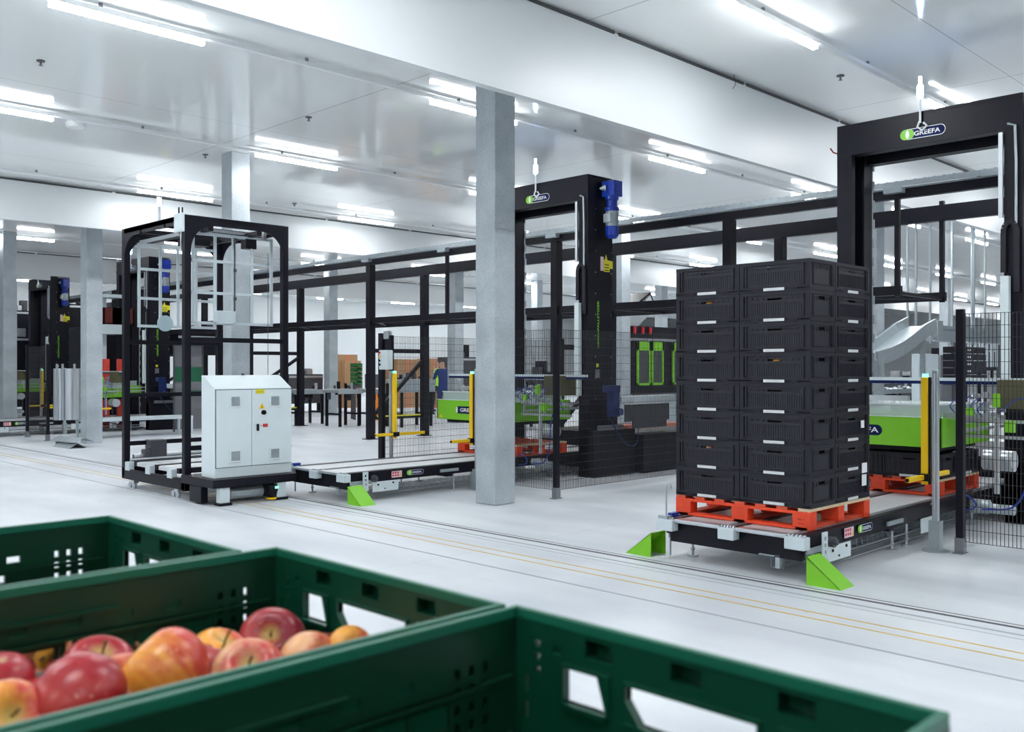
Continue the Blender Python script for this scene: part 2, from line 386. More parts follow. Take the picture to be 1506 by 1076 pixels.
# floor marks and the flush steel guide rail
STEELR=mat('bright_rail_steel',(.85,.86,.88),.4,metal=.2,var=.05); GROOVE=mat('rail_groove',(.085,.085,.10),.5); JOINT=mat('faint_floor_joint',(.36,.38,.41),.5,var=.3,scale=2)
YMK=mat('worn_yellow_marking',(.62,.42,.10),.5,var=.35,scale=3)
mb=MB().box(6.135,6.225,-9,41,-.01,.002).box(6.168,6.192,-9,41,0,.005,1)
single('trim_7',mb,[GROOVE,STEELR],'bright steel guide rail set flush in the floor between two dark grooves','rail',kind='structure')
single('trim_8',MB().box(5.985,6.01,-9,41,-.01,.0015).box(5.90,5.905,-9,41,-.01,.0015),JOINT,'thin dark floor joint between the steel rail and the yellow lines','floor joint',kind='structure')
single('trim_9',MB().box(5.612,5.63,-9,41,-.01,.0015),YMK,'thin yellow floor line nearer the steel rail','floor line',kind='structure')
single('trim_10',MB().box(5.472,5.49,-9,41,-.01,.0015),YMK,'thin yellow floor line farther from the steel rail','floor line',kind='structure')
single('trim_11',MB().box(5.115,5.14,-9,41,-.01,.0015),JOINT,'long faint dark floor joint on the viewer side of the yellow lines','floor joint',kind='structure')

# ------------------------------------------------------------------ strip lights on trunking
rows=[-3.7,.47,4.67,8.98,13.15,17.4,21.6,25.9,30.3,34.5,38.6]
ordn=['first','second','third','fourth','fifth','sixth','seventh','eighth','ninth','tenth','eleventh','twelfth','thirteenth']
vis=0
def lampmesh():
    a=MB().box(0,1.5,-.032,.032,.055,.10); b=MB().box(.02,1.48,-.027,.027,0,.056).box(0,.02,-.03,.03,0,.056).box(1.48,1.5,-.03,.03,0,.056)
    return a,b
proto=None
n=0
for ri,Y in enumerate(rows):
    mb=MB().box(-6.5,60,Y-.03,Y+.03,4.865,4.905)
    x=-5.4
    while x<60: mb.box(x,x+.03,Y-.012,Y+.012,4.90,CZ+.002,1); x+=2.235
    place='row %s'%('behind the viewer' if ri<2 else '')
    if ri>=2: nm='long white ceiling rail carrying the %s row of strip lights from the viewer'%ordn[ri-2]
    else: nm='long white ceiling rail carrying strip lights %s'%('above the viewer' if ri==1 else 'behind the viewer')
    single('light_rail',mb,[WHITE,MIDG],nm,'light rail',group='ceiling light rails')
    j=0
    for i in range(-3,12):
        X=7.56+4.47*i
        if X<-6 or X>58: continue
        # far out of the picture: skip
        if ri<2 and X>22: continue
        u=(X-Y)/(X+Y) if X+Y>0 else 9
        inv = X+Y>1 and -.62<u<.62
        if ri>=2 and not inv and (X>25 or Y>22): continue
        if ri>=6 and X>40: continue
        if proto is None:
            t=T('strip_light','x','ceiling light',(X,Y,4.80),group='ceiling strip lights')
            a=MB();b=MB()
            a.box(X,X+1.5,Y-.032,Y+.032,4.855,4.866)
            b.box(X+.01,X+1.49,Y-.028,Y+.028,4.80,4.855,1); b.m[-6:]=[0,1,1,1,1,1]
            t.part('lamp_base',a,WHITE); t.part('lit_diffuser',b,[TUBE,TUBES]); proto=t.o; o=proto
        else:
            o=copy_tree(proto,dloc=(X-proto.location.x,Y-proto.location.y,0))
        if ri<2: lab='lit white strip light above or behind the viewer'
        elif inv:
            j+=1
            lab='lit white strip light, %s from the left in the %s ceiling row from the viewer'%(ordn[j-1],ordn[ri-2])
        else: lab='lit white strip light beyond the edge of the picture'
        o['label']=lab
        if 'edge' in lab or 'behind' in lab: o['group']='strip lights out of view'

# ------------------------------------------------------------------ concrete columns
def column(X,Y,lab,stamp=False):
    s=.1615
    t=T('concrete_column',lab,'column',(X,Y,0),group='square concrete columns')
    mb=MB().box(X-s,X+s,Y-s,Y+s,0,CZ)
    t.part('shaft',mb,CONC,bevel=.012)
    return t
cols=[(7.56,7.83,'nearest square concrete column in the middle of the hall'),
 (7.6,13.83,'square concrete column directly behind the gantry frame and light grey cabinet'),
 (7.66,19.82,'square concrete column on the left beside the crumpled steel plate'),
 (7.95,25.9,'square concrete column cut by the left edge of the picture'),
 (17.4,7.83,'square concrete column partly hidden behind the right palletizer gantry'),
 (17.4,13.83,'bright concrete column just right of the palletizer mast beside the nearest column'),
 (17.6,19.82,'concrete column standing behind the person in navy overalls'),
 (17.4,25.6,'concrete column left of the stacked cardboard boxes'),
 (27.2,19.82,'far concrete column in front of the machine with lime green doors'),
 (27.2,25.8,'far slim concrete column seen through the black frame right of the nearest column'),
 (27.2,43.,None),(37.,13.83,'far concrete column behind the hanging silver rods on the right'),
 (17.4,31.8,'far concrete column behind the black frame, left of the boxes'),
 (37.,25.8,'farthest slim concrete column behind the cardboard boxes')]
for X,Y,l in cols:
    if l: column(X,Y,l)

# small ceiling things
def sprinkler(X,Y,lab):
    t=T('sprinkler_head',lab,'sprinkler',(X,Y,CZ),group='ceiling sprinklers')
    t.part('escutcheon',MB().cyl((X,Y,CZ-.006),(0,0,1),.045,.012,14),DARKG)
    t.part('nozzle',MB().cyl((X,Y,CZ-.03),(0,0,1),.012,.05,8).cyl((X,Y,CZ-.056),(0,0,1),.024,.006,10),MIDG)
def onC(px,py):
    d=(CZ-H)*F/(539-py);u=(px-753)/F;return d*(1+u)/R2,d*(1-u)/R2
for px,py,lab in ((60,89,'small sprinkler head on the ceiling at upper left'),(454,172,'small sprinkler head on the ceiling left of the nearest column'),
   (302,227,'small sprinkler head on the ceiling just left of the second column'),(1236,111,'small sprinkler head on the ceiling at upper right'),(433,299,'small far sprinkler head near the second hanging panel')):
    sprinkler(*onC(px,py),lab)
X,Y=onC(111,183)
single('smoke_detector',MB().tube([(X,Y,CZ),(X,Y,CZ-.02),(X,Y,CZ-.045),(X,Y,CZ-.055)],[.13,.13,.11,.05],18),WHITE,'round white smoke detector under the ceiling beside a strip light row at left','detector')
X,Y=5.98,6.0
wx=onY(1077,Y); 
single('loose_cable',MB().tube([(wx,Y-.02,4.95),(wx+.01,Y-.03,4.88),(wx-.02,Y-.05,4.82),(wx-.05,Y-.04,4.77)],.004,5),DARKG,'short loose grey wire hanging down the nearest hanging panel','cable')

# ------------------------------------------------------------------ light: the tubes themselves, plus real blue beacons
w=bpy.data.worlds.new('World');SC.world=w;w.use_nodes=True
w.node_tree.nodes['Background'].inputs[0].default_value=(.8,.88,1,1);w.node_tree.nodes['Background'].inputs[1].default_value=.15
cam=bpy.data.cameras.new('camera');co=bpy.data.objects.new('camera',cam);COL.objects.link(co)
cam.sensor_width=36;cam.lens=36*F/1506;cam.clip_start=.05;cam.clip_end=200
cam.shift_y=(539-538)/1506
co.location=(0,0,H);co.rotation_euler=(math.pi/2,0,-math.pi/4)
cam.dof.use_dof=True;cam.dof.focus_distance=9.5;cam.dof.aperture_fstop=7.5
SC.camera=co
SC.view_settings.view_transform='Standard';SC.view_settings.look='None';SC.view_settings.gamma=1;SC.view_settings.exposure=1.66
SC.cycles.use_denoising=True
SC.cycles.max_bounces=8;SC.cycles.diffuse_bounces=6;SC.cycles.glossy_bounces=3;SC.cycles.transparent_max_bounces=12
SC.cycles.sample_clamp_indirect=6
# ================================================================== BLACK FOLDING CRATES
CH=.233
def crate_proto(full=True):
    """600 (x) by 400 (y) by 233 folding crate, origin at the middle of its base"""
    t=T('folding_crate','x','crate',(0,0,0))
    a,b=.298,.198
    body=MB()
    body.box(-a,a,-b,b,.012,.02)
    for sx in (-1,1):
        for sy in (-1,1):
            body.box(sx*(a-.0008),sx*(a-.035),sy*(b-.0008),sy*(b-.03),.002,CH-.004)
    for z0,z1,g in ((0,.04,0),(CH-.03,CH-.002,0)):
        body.box(-a-g,a+g,-b-g,-b+.016,z0,z1).box(-a-g,a+g,b-.016,b+g,z0,z1)
        body.box(-a-g,-a+.016,-b+.016,b-.016,z0,z1).box(a-.016,a+g,-b+.016,b-.016,z0,z1)
    # frame bars that step in front of the folding walls
    for s in (-1,1):
        body.box(-a+.05,-a+.062,s*(b-.01),s*b,.03,CH-.03).box(a-.062,a-.05,s*(b-.01),s*b,.03,CH-.03)
        body.box(s*(a-.01),s*a,-b+.04,-b+.052,.03,CH-.03).box(s*(a-.01),s*a,b-.052,b-.04,.03,CH-.03)
        for q in (-1,1):
            body.box(q*.19,q*.13,s*(b+.001),s*b,.012,.022)
    t.part('crate_frame',body,BLACKP)
    # long walls with handle slot and rows of vents
    for s in (-1,1):
        L=2*(a-.04);hh=CH-.07
        holes=[(L/2-.062,L/2+.062,hh-.036,hh-.014)]
        for i in range(9):
            x=L*.12+i*L*.095
            if abs(x-L/2)>.07: holes.append((x,x+.012,hh-.03,hh-.018))
        xs,ys,fn=holes_axes(L,hh,holes)
        w=MB();r=(1,0,0) if s<0 else (-1,0,0)
        w.grid(((a-.04) if s>0 else -a+.04,s*(b-.014),.04),r,(0,0,1),xs,ys,fn,.004)
        # curved brow over the slot and fine vertical ribs
        for i in range(26):
            x=-a+.055+i*(2*a-.11)/25
            w.box(x-.0012,x+.0012,s*(b-.011),s*(b-.007),.05,CH-.085)
        for i in range(10):
            x0=-.235+i*.047;zz=lambda q:CH-.062+.014*(1-(q/.235)**2)
            w.bar((x0,s*(b-.007),zz(x0)),(x0+.047,s*(b-.007),zz(x0+.047)),.008,.006)
        wall=t.part('long_wall',w,BLACKI)
        t.part('label_strip',MB().box(-.088,.088,s*(b+.0005),s*(b+.003),.005,.027),STONE,parent=wall,label='worn white label strip')
    for s in (-1,1):
        L=2*(b-.035);hh=CH-.07
        xs,ys,fn=holes_axes(L,hh,[(L/2-.05,L/2+.05,hh-.036,hh-.012)])
        w=MB();r=(0,-1,0) if s<0 else (0,1,0)
        w.grid((s*(a-.014),(b-.035)*(1 if s<0 else -1),.04),r,(0,0,1),xs,ys,fn,.005)
        for i in range(7):
            y=-.12+i*.04; w.box(s*(a-.009),s*(a-.005),y-.0015,y+.0015,CH-.075,CH-.045)
        w.box(s*(a-.009),s*(a-.004),-.13,.13,.045,.052).box(s*(a-.009),s*(a-.004),-.13,-.124,.045,CH-.08).box(s*(a-.009),s*(a-.004),.124,.13,.045,CH-.08)
        t.part('short_wall',w,BLACKI)
    return t.o
CP=crate_proto()
CRATE_USED=False
def place_crate(x,y,z,rot,label,group):
    global CRATE_USED
    if not CRATE_USED: o=CP;CRATE_USED=True;o.location=(x,y,z)
    else:
        o=copy_tree(CP);o.location=(x,y,z)
    o.rotation_euler=(0,0,math.radians(rot)); o['label']=label;o['group']=group
    return o

# ================================================================== PALLETS
def pallet_proto():
    t=T('wooden_pallet','x','pallet',(0,0,0))   # 1.0 (x) by 1.2 (y), 0.16 high, origin at base centre
    n=0
    for iy,y in enumerate((-.5275,0,.5275)):
        for ix,x in enumerate((-.45,0,.45)):
            dx=.05; dy=.0725
            mb=MB().box(x-dx,x+dx,y-dy,y+dy,.022,.115)
            bl=t.part('block',mb,ORANGE,bevel=.004)
            if ix==0 and iy==0:
                s=MB();text_into(s,'562-17',(x-dx-.0005,y,.072),*FX,.016,0,.0006,.01);text_into(s,'10 km',(x-dx-.0005,y-.003,.042),*FX,.014,0,.0006,.0)
                t.part('stamp',s,REDD,parent=bl,label='dark stamped print')
    for y in (-.5275,0,.5275): t.part('bottom_board',MB().box(-.5,.5,y-.05,y+.05,0,.022),ORANGED,bevel=.002)
    for x in (-.45,.45): t.part('cross_board',MB().box(x-.05,x+.05,-.6,.6,0,.0215),ORANGE,bevel=.002)
    for x in (-.45,0,.45): t.part('stringer_board',MB().box(x-.05,x+.05,-.6,.6,.115,.137),ORANGE,bevel=.002)
    for i in range(7):
        y=-.55+i*1.1/6
        if i==0: t.part('top_board',MB().box(-.5,.5,y-.05,y+.05,.137,.16),WOOD,bevel=.002,label='unpainted top board')
        else: t.part('top_board',MB().box(-.5,.5,y-.045,y+.045,.137,.16),ORANGED,bevel=.002)
    return t.o
PP=pallet_proto()
ZC=.343
PP.location=(7.03,4.01,ZC);PP['label']='red-orange wooden pallet under the tall stack of black crates';PP['group']='red pallets on the conveyors'
def pallet(x,y,z,lab,rot=0):
    o=copy_tree(PP);o.location=(x,y,z);o['label']=lab;o.rotation_euler=(0,0,rot);return o
lay=['bottom','second','third','fourth','fifth','sixth','seventh','top']
x0,y0=6.53,3.41
for k in range(8):
    z=ZC+.1602+k*CH; nm=lay[k]+(' layer' if k in (0,7) else ' layer from below')
    place_crate(x0+.2,y0+.9,z,90,'black folding crate, %s, left front column of the tall stack'%nm,'crates of the tall stack')
    place_crate(x0+.2,y0+.3,z,90,'black folding crate, %s, right front column of the tall stack'%nm,'crates of the tall stack')
    place_crate(x0+.7,y0+.2,z,0,'black folding crate, %s, rear right column of the tall stack'%nm,'crates of the tall stack')
place_crate(x0+.7,y0+.6,z,0,'black folding crate in the middle of the top layer behind the front crates','crates of the tall stack')
place_crate(x0+.7,y0+1.0,z,0,'black folding crate at the rear left of the top layer','crates of the tall stack')
# white paper labels stuck on individual crates are things of their own stuck to them
def paper(x0,x1,y,z0,z1,lab):
    single('paper_label',MB().box(x0,x1,y-.002,y,z0,z1),WHITE,lab,'label',group='white paper labels on the crates')
paper(7.38,7.47,3.4085,ZC+.16+CH+.0-.03,ZC+.16+CH+.05,'torn white paper label on the second crate up at the stack rear right corner')
paper(7.38,7.46,3.4085,ZC+.16+.10,ZC+.16+.2-.01,'white paper label with pointed end on the bottom crate at the stack rear right corner')
paper(7.36,7.42,3.4085,ZC+.16+2*CH+.10,ZC+.16+2*CH+.16,'small white paper label on the third crate up at the stack rear right')

# ================================================================== CONVEYORS
def conveyor_proto(xa=6.25,xb=11.15,yn=3.36,yf=4.56):
    t=T('pallet_conveyor','x','conveyor',(xa,yn,0))
    t.part('side_beam',MB().box(xa+.08,xb,yn,yn+.03,.215,.343).box(xa+.08,xb,yn-.012,yn,.325,.343),BLACK,bevel=.003)
    t.part('side_beam',MB().box(xa+.08,xb,yf-.03,yf,.215,.343),BLACK)
    t.part('front_crossbeam',MB().box(xa+.1,xa+.16,yn+.03,yf-.03,.15,.315),BLACK)
    t.part('cross_member',MB().box(xa+1.6,xa+1.7,yn+.03,yf-.03,.18,.3),BLACK)
    t.part('cross_member',MB().box(xa+3.4,xa+3.5,yn+.03,yf-.03,.18,.3),BLACK)
    # deck: pale slats between three dark chain tracks
    for ya,yb in ((yn+.13,yn+.54),(yn+.67,yn+1.09)):
        d=MB();x=xa+.12
        d.box(xa+.1,xb,ya,yb,.30,.333)
        while x<xb-.1: d.box(x,x+.145,ya+.003,yb-.003,.333,.338);x+=.15
        t.part('slat_deck',d,BELT)
    for y in (yn+.04,yn+.555,yn+1.10):
        c=MB().box(xa+.1,xb,y,y+.075,.29,.337)
        t.part('chain_track',c,BLACKP)
        t.part('chain',MB().box(xa+.12,xb-.05,y+.022,y+.052,.337,.343),MIDG,smooth=False)
    # end covers
    for y,w in ((yn-.05,.16),(yn+.53,.14),(yn+1.09,.15)):
        mb=MB().box(xa,xa+.09,y,y+w,.245,.335)
        e=t.part('end_cover',mb,PALE,bevel=.006)
        c=MB()
        for i in range(5): c.cyl((xa+.045,y+.02+i*(w-.04)/4,.338),(0,1,0),.016,.012,8)
        t.part('sprocket',c,SILV,parent=e)
    for ya,yb in ((yn+.11,yn+.53),(yn+.67,yn+1.09)):
        t.part('roller_cover',MB().box(xa+.03,xa+.12,ya,yb,.315,.343),SILV,bevel=.004)
    # adjustable feet
    for x in (xa+.35,xa+1.75,xa+2.05,xa+3.6,xa+5.2):
        for y in (yn+.07,yf-.07):
            f=MB().cyl((x,y,.006),(0,0,1),.045,.012,14).cyl((x,y,.11),(0,0,1),.011,.2,8).cyl((x,y,.06),(0,0,1),.02,.018,6)
            t.part('foot',f,SILV)
    # plates, brackets and hanging cable tray
    pl=MB().box(xa+.42,xa+.80,yn-.016,yn-.010,.10,.215)
    p=t.part('bracket_plate',pl,CABW)
    t.part('bolt',MB().cyl((xa+.50,yn-.018,.18),(0,1,0),.012,.01,8).cyl((xa+.72,yn-.018,.19),(0,1,0),.012,.01,8).cyl((xa+.6,yn-.018,.13),(0,1,0),.008,.01,8),BLACK,parent=p)
    t.part('bracket_plate',MB().box(xa+2.15,xa+2.55,yn-.016,yn-.010,.10,.23),CABW)
    t.part('side_bar',MB().box(xa+.1,xa+.42,yn-.02,yn-.012,.20,.245).box(xa+.1,xa+.4,yn-.024,yn-.02,.216,.23),GALV)
    t.part('side_bar',MB().box(xa+1.45,xa+1.75,yn-.03,yn-.012,.25,.285),GALV)
    m=MB().cyl((xa+.42,yn-.05,.26),(0,1,0),.04,.05,14).cyl((xa+.42,yn-.08,.26),(0,1,0),.022,.03,10)
    t.part('drive_knob',m,DARKG,smooth=False)
    tr=MB()
    for dz in (.07,.13):
        for dy in (.0,.10):
            tr.tube([(xa+.12,yn+.18+dy,dz),(xb-1,yn+.18+dy,dz)],.0035,4)
            tr.tube([(xa+.6,yn+.02+dy,dz),(xb-1,yn+.02+dy,dz)],.003,4)
    x=xa+.12
    while x<xb-1:
        tr.tube([(x,yn+.18,.14),(x,yn+.18,.07),(x,yn+.28,.07),(x,yn+.28,.14)],.003,4);x+=.1
    t.part('wire_cable_tray',tr,GALV)
    t.part('tray_hanger',MB().box(xa+.1,xa+.14,yn+.2,yn+.235,.07,.17).box(xa+.08,xa+.14,yn+.23,yn+.36,.158,.165),GALV)
    # light sensor bracket with holes, and its cable loop
    br=MB();xs,ys,fn=holes_axes(.072,.225,[(.022,.05,.165,.192),(.022,.05,.115,.142),(.022,.05,.065,.092)])
    br.grid((xa+.25,yn-.055,.125),(1,0,0),(0,0,1),xs,ys,fn,.012)
    b=t.part('sensor_bracket',br,PALE,bevel=0)
    t.part('cable',MB().tube([(xa+.22,yn-.07,.16),(xa+.205,yn-.075,.12),(xa+.23,yn-.075,.09),(xa+.25,yn-.075,.12),(xa+.225,yn-.07,.16)],.006,6),BLACK,parent=b)
    t.part('rod',MB().tube([(xa+.05,yf-.02,.30),(xa+.05,yf-.02,.60)],.008,6).tube([(xa+.05,yf-.02,.60),(xa+.05,yf-.06,.615),(xa+.05,yf-.07,.58)],.006,6).box(xa+.02,xa+.09,yf-.05,yf+.04,.33,.36),GALV)
    t.part('blue_sensor',MB().box(xa+.1,xa+.2,yf-.04,yf+.0,.343,.375),BLUE)
    t.part('rod',MB().tube([(xa+2.4,yn-.05,.06),(xa+2.4,yn-.05,.33)],.009,6).box(xa+2.36,xa+2.44,yn-.06,yn-.01,.33,.345),GALV)
    t.part('pull_hook',MB().box(xa+.12,xa+.3,yf-.0,yf+.01,.17,.21).bar((xa+.16,yf+.02,.02),(xa+.16,yf+.02,.30),.012),GALV)
    lx=xa+.80
    s=MB().plate((xa+.70,yn-.0125,.245),*FY,[(0,0),(.155,0),(.155,.075),(0,.075)],.001,0)
    for i in range(3):
        s.plate((xa+.71+i*.036,yn-.014,.255),*FY,circ(.014,.014,.013,10),.0006,1)
        s.plate((xa+.71+i*.036,yn-.014,.287),*FY,circ(.014,.014,.013,10),.0006,1)
    s.plate((xa+.815,yn-.014,.257),*FY,[(0,0),(.034,0),(.017,.035)],.0006,2)
    t.part('warning_sticker',s,[PINKS,RED,YEL])
    t.part('logo_sticker',logo((xa+.93,yn-.0125,.285),*FY,.26),LOGO)
    return t.o
CV=conveyor_proto();CV['label']='black pallet conveyor with pale deck carrying the tall stack of crates';CV['group']='black pallet conveyors'
DY=5.62
def cpy(o,dy,lab,dx=0):
    return copy_tree(o,dloc=(dx,dy,0),label=lab)
cpy(CV,DY,'black pallet conveyor with pale deck running behind the nearest concrete column')
cpy(CV,19.6,'far black pallet conveyor at the left edge beside the left column')

# lime wedges that guard the conveyor feet
def wedge(xa,ya,tip,lab):
    """shell of two side triangles and a sloping plate; open towards the conveyor"""
    yb=ya+tip
    mb=MB();h=.2;d=.2
    mb.plate((xa,ya,0),(0,1,0),(0,0,1),[(0,0),(tip,0),(0,h)],.004)
    mb.plate((xa+d,ya,0),(0,1,0),(0,0,1),[(0,0),(tip,0),(0,h)],.004)
    v=[(xa,ya,h),(xa+d,ya,h),(xa+d,yb,0.0),(xa,yb,0.0)]
    k=.005 if tip>0 else -.005
    v2=[(p[0],p[1]-k,p[2]-.005 if p[2]>0 else 0) for p in v]
    mb.add(v+v2,[(0,1,2,3),(7,6,5,4),(0,4,5,1),(1,5,6,2),(2,6,7,3),(3,7,4,0)])
    return single('foot_guard',mb,LIME,lab,'guard',group='lime green foot guards',loc=(xa,ya,0))
wedge(6.30,3.32,-.262,'lime green sloped foot guard at the right corner under the tall crate stack')
wedge(6.31,4.70,.262,'lime green sloped foot guard left of the conveyor with the tall crate stack')
wedge(6.30,3.32+DY,-.262,'lime green sloped foot guard left of the nearest concrete column')

# ================================================================== PALLETIZER GANTRY with lifting head
def palletizer():
    XA,XB=10.2,10.74; Yl0,Yl1=4.83,5.0; Yr0,Yr1=3.07,3.24
    t=T('palletizer','x','palletizer',(XA,4.0,0))
    # front portal beam, rear beam, corner plate
    t.part('portal_beam',MB().box(XA,XA+.012,Yr0,Yl1,3.925,4.24).box(XA,XA+.2,Yr0,Yl1,4.24,4.26).box(XA+.012,XA+.16,Yr1,Yl0,3.925,3.94),BLACK,bevel=.002)
    t.part('rear_beam',MB().box(XB-.15,XB,Yr1,Yl0,3.87,4.2),BLACK,bevel=.003)
    t.part('top_plate',MB().box(XA,XB,Yr0,Yl1,4.26,4.27),BLACK)
    p=t.part('portal_post',MB().box(XA+.013,XB,Yl1-.012,Yl1,0,4.238).box(XA,XA+.012,Yl0,Yl1,0,3.924).box(XA+.012,XA+.09,Yl0,Yl0+.012,0,3.93).box(XB-.22,XB,Yl0,Yl1-.013,0,4.238),BLACK,bevel=.002)
    rk=MB().box(XB-.02,XB+.002,Yl0-.004,Yl0,.2,3.9);z=.3
    while z<3.85: rk.box(XB-.02,XB+.012,Yl0-.02,Yl0,z,z+.1);z+=.22
    t.part('toothed_rack',rk,GALV,parent=p)
    # mast: closed box with bolts
    m=t.part('mast',MB().box(XA,XB,Yr0,Yr1,0,3.924).box(XA+.013,XB,Yr0,Yr1,3.924,4.238).box(XA+.02,XB,Yr0-.002,Yr0,.7,4.15),BLACK,bevel=.004)
    b=MB()
    for i in range(11): b.cyl((XA+.16,Yr0-.004,.8+i*.3),(0,1,0),.007,.006,6).cyl((XB-.03,Yr0-.004,.8+i*.3),(0,1,0),.007,.006,6)
    t.part('bolt_row',b,SILV,parent=m)
    sk=t.part('base_housing',MB().box(XA+.0,XA+.95,Yr0-.10,Yr1,0,.66).box(XA+.0,XA+.62,Yr0-.03,Yr0,.66,1.1),BLACK,bevel=.006)
    t.part('base_rail',MB().box(XA+.08,XA+.62,Yr0-.14,Yr0-.10,.66,.73),MIDG)
    # lettering and stickers on the mast side
    w=MB();text_into(w,'GREENPALLETIZER',(XA+.24,Yr0-.003,2.16),(0,0,1),(-1,0,0),.042,0,.001,.02,1.42)
    t.part('lettering',w,LIME,label='lime green vertical lettering')
    s=MB().plate((XA+.27,Yr0-.003,2.93),*FY,[(0,0),(.07,0),(.07,.2),(0,.2)],.001,0)
    s.plate((XA+.345,Yr0-.003,2.92),*FY,[(0,0),(.13,0),(.13,.05),(.2,.05),(.2,.16),(.08,.17),(.05,.25),(.02,.17),(0,.17)],.001,1)
    for i in range(3): s.plate((XA+.36,Yr0-.0045,2.935+i*.04),*FY,[(0,0),(.1,0),(.1,.012),(0,.012)],.0006,2)
    t.part('warning_sticker',s,[PINKS,LEMON,BLACK])
    s=MB().plate((XA+.17,Yr0-.003,1.55),*FY,circ(.03,.03,.032,12),.001,1).plate((XA+.155,Yr0-.003,1.40),*FY,[(0,0),(.1,0),(.1,.12),(0,.12)],.001,0)
    t.part('small_sticker',s,[MIDG,LEMON,BLACK])
    # gear motor on the mast top
    mx,my=XB-.19,Yr0-.15
    g=MB().box(mx-.09,mx+.10,Yr0-.26,Yr0-.03,3.97,4.19).cyl((mx,my,3.95),(0,0,1),.095,.06,16).cyl((mx,my,3.87),(0,0,1),.075,.12,16).cyl((mx,my,3.79),(0,0,1),.10,.05,16)
    g.cyl((mx-.05,Yr0-.27,4.1),(0,1,0),.05,.02,12)
    for i in range(6):
        a=i*math.pi/3; g.cyl((mx+.085*math.cos(a),my+.085*math.sin(a),3.815),(0,0,1),.014,.03,6)
    gm=t.part('gear_motor',g,BLUE,bevel=.008)
    f=MB().cyl((mx,my,3.655),(0,0,1),.082,.22,20)
    for i in range(20):
        a=i*math.pi/10; f.box(mx+.088*math.cos(a)-.004,mx+.088*math.cos(a)+.004,my+.088*math.sin(a)-.004,my+.088*math.sin(a)+.004,3.56,3.75)
    f.box(mx-.12,mx-.07,my-.06,my+.06,3.6,3.72)
    t.part('motor_body',f,GALV,parent=gm)
    t.part('fan_cowl',MB().tube([(mx,my,3.55),(mx,my,3.42),(mx,my,3.38)],[.095,.09,.06],20),BLUE,parent=gm)
    t.part('gear_shaft',MB().tube([(XA+.2,Yr0-.05,4.08),(mx-.09,Yr0-.1,4.09)],[.015,.05],12),GALV,parent=gm)
    # cable chain and rails on the mast front
    ch=MB();cx=XA-.03
    pts=[(cx,3.235,2.5),(cx,3.235,2.90)]+[(cx,3.175+.06*math.cos(a*math.pi/8),2.90+.10*math.sin(a*math.pi/8)) for a in range(9)]+[(cx,3.115,2.3)]
    for a,b2 in zip(pts[:-1],pts[1:]): ch.bar(a,b2,.05,.028,up=(1,0,0))
    t.part('cable_chain',ch,BLACKP)
    t.part('guide_profile',MB().box(XA-.03,XA,3.245,3.285,3.05,3.9),SILV)
    t.part('air_pipe',MB().tube([(XA-.03,3.12,2.9),(XA-.03,3.12,3.6),(XA-.03,3.13,3.95),(XA-.02,3.20,3.98)],.013,8),GALV)
    t.part('lift_tube',MB().box(XA-.09,XA-.02,3.17,3.25,1.15,2.46),CABW,bevel=.006)
    # beacon
    by=onX(1355,XA)
    bb=t.part('beacon_holder',MB().tube([(XA-.03,by,4.14),(XA-.03,by,4.42)],.012,8).tube([(XA-.02,by-.03,4.14),(XA-.03,by-.07,4.10),(XA-.03,by-.02,4.06),(XA-.03,by+.03,4.10),(XA-.02,by+.01,4.16)],.012,6),WHITE)
    t.part('beacon_lamp',MB().tube([(XA-.03,by,4.40),(XA-.03,by,4.42),(XA-.03,by,4.53),(XA-.03,by,4.55)],[.02,.034,.034,.02],14),BLUEL,parent=bb,label='lit blue-white beacon lamp')
    t.part('beacon_tip',MB().tube([(XA-.03,by,4.55),(XA-.03,by,4.63)],.016,10),WHITEL,parent=bb)
    t.part('logo_sticker',logo((XA-.001,onX(1324,XA),4.045),*FX,.475),LOGO)
    t.part('side_nut',MB().tube([(XA+.1,Yl1+.02,3.98),(XA+.05,Yl1+.07,4.0),(XA+.0,Yl1+.08,4.04)],.008,6),REDD)
    # ---- lifting head
    hx0,hx1,hy0,hy1=8.90,10.15,3.36,4.80
    h=t.part('lifting_head',MB().box(hx0,hx0+.02,hy0,hy1,.815,1.09).box(hx0,hx1,hy0,hy0+.02,.815,1.09).box(hx0,hx1,hy1-.02,hy1,.815,1.09).box(hx1-.02,hx1,hy0,hy1,.815,1.09).box(hx0+.02,hx1-.02,hy0+.02,hy1-.02,1.06,1.075),LIME,bevel=.004)
    hood=MB().box(hx0+.06,hx0+.065,hy0+.06,hy1-.06,1.09,1.20).box(hx0+.06,hx1-.1,hy0+.06,hy0+.065,1.09,1.20).box(hx0+.06,hx1-.1,hy1-.065,hy1-.06,1.09,1.2).box(hx0+.05,hx1-.1,hy0+.05,hy1-.05,1.2,1.205)
    t.part('clear_hood',hood,GLASS,parent=h)
    t.part('hood_edge',MB().bar((hx0+.055,hy0+.055,1.205),(hx0+.055,hy1-.055,1.205),.012).bar((hx0+.055,hy0+.055,1.205),(hx1-.1,hy0+.055,1.205),.012).box(hx0-.004,hx0+.02,hy0,hy1,1.088,1.096),PALE,parent=h)
    t.part('logo_badge',logo((hx0-.001,4.42,.955),*FX,.51,'bar'),LOGO,parent=h)
    t.part('under_rail',MB().box(hx0+.1,hx1-.1,hy0+.1,hy1-.1,.77,.81),BLACK,parent=h)
    c=MB().plate((hx0-.002,hy1-.05,.84),*FX,[(0,0),(.07,0),(.035,.05)],.001,0)
    t.part('caution_sticker',c,YEL,parent=h)
    # grippers and frames at the mast side
    t.part('cross_profile',MB().box(9.3,9.36,2.35,3.9 if False else 5.0,1.425,1.455),PALE)
    t.part('cross_profile',MB().box(9.3,9.36,2.35,5.0,1.395,1.425),NAVY,label='dark blue lower half of the profile')
    fr=MB()
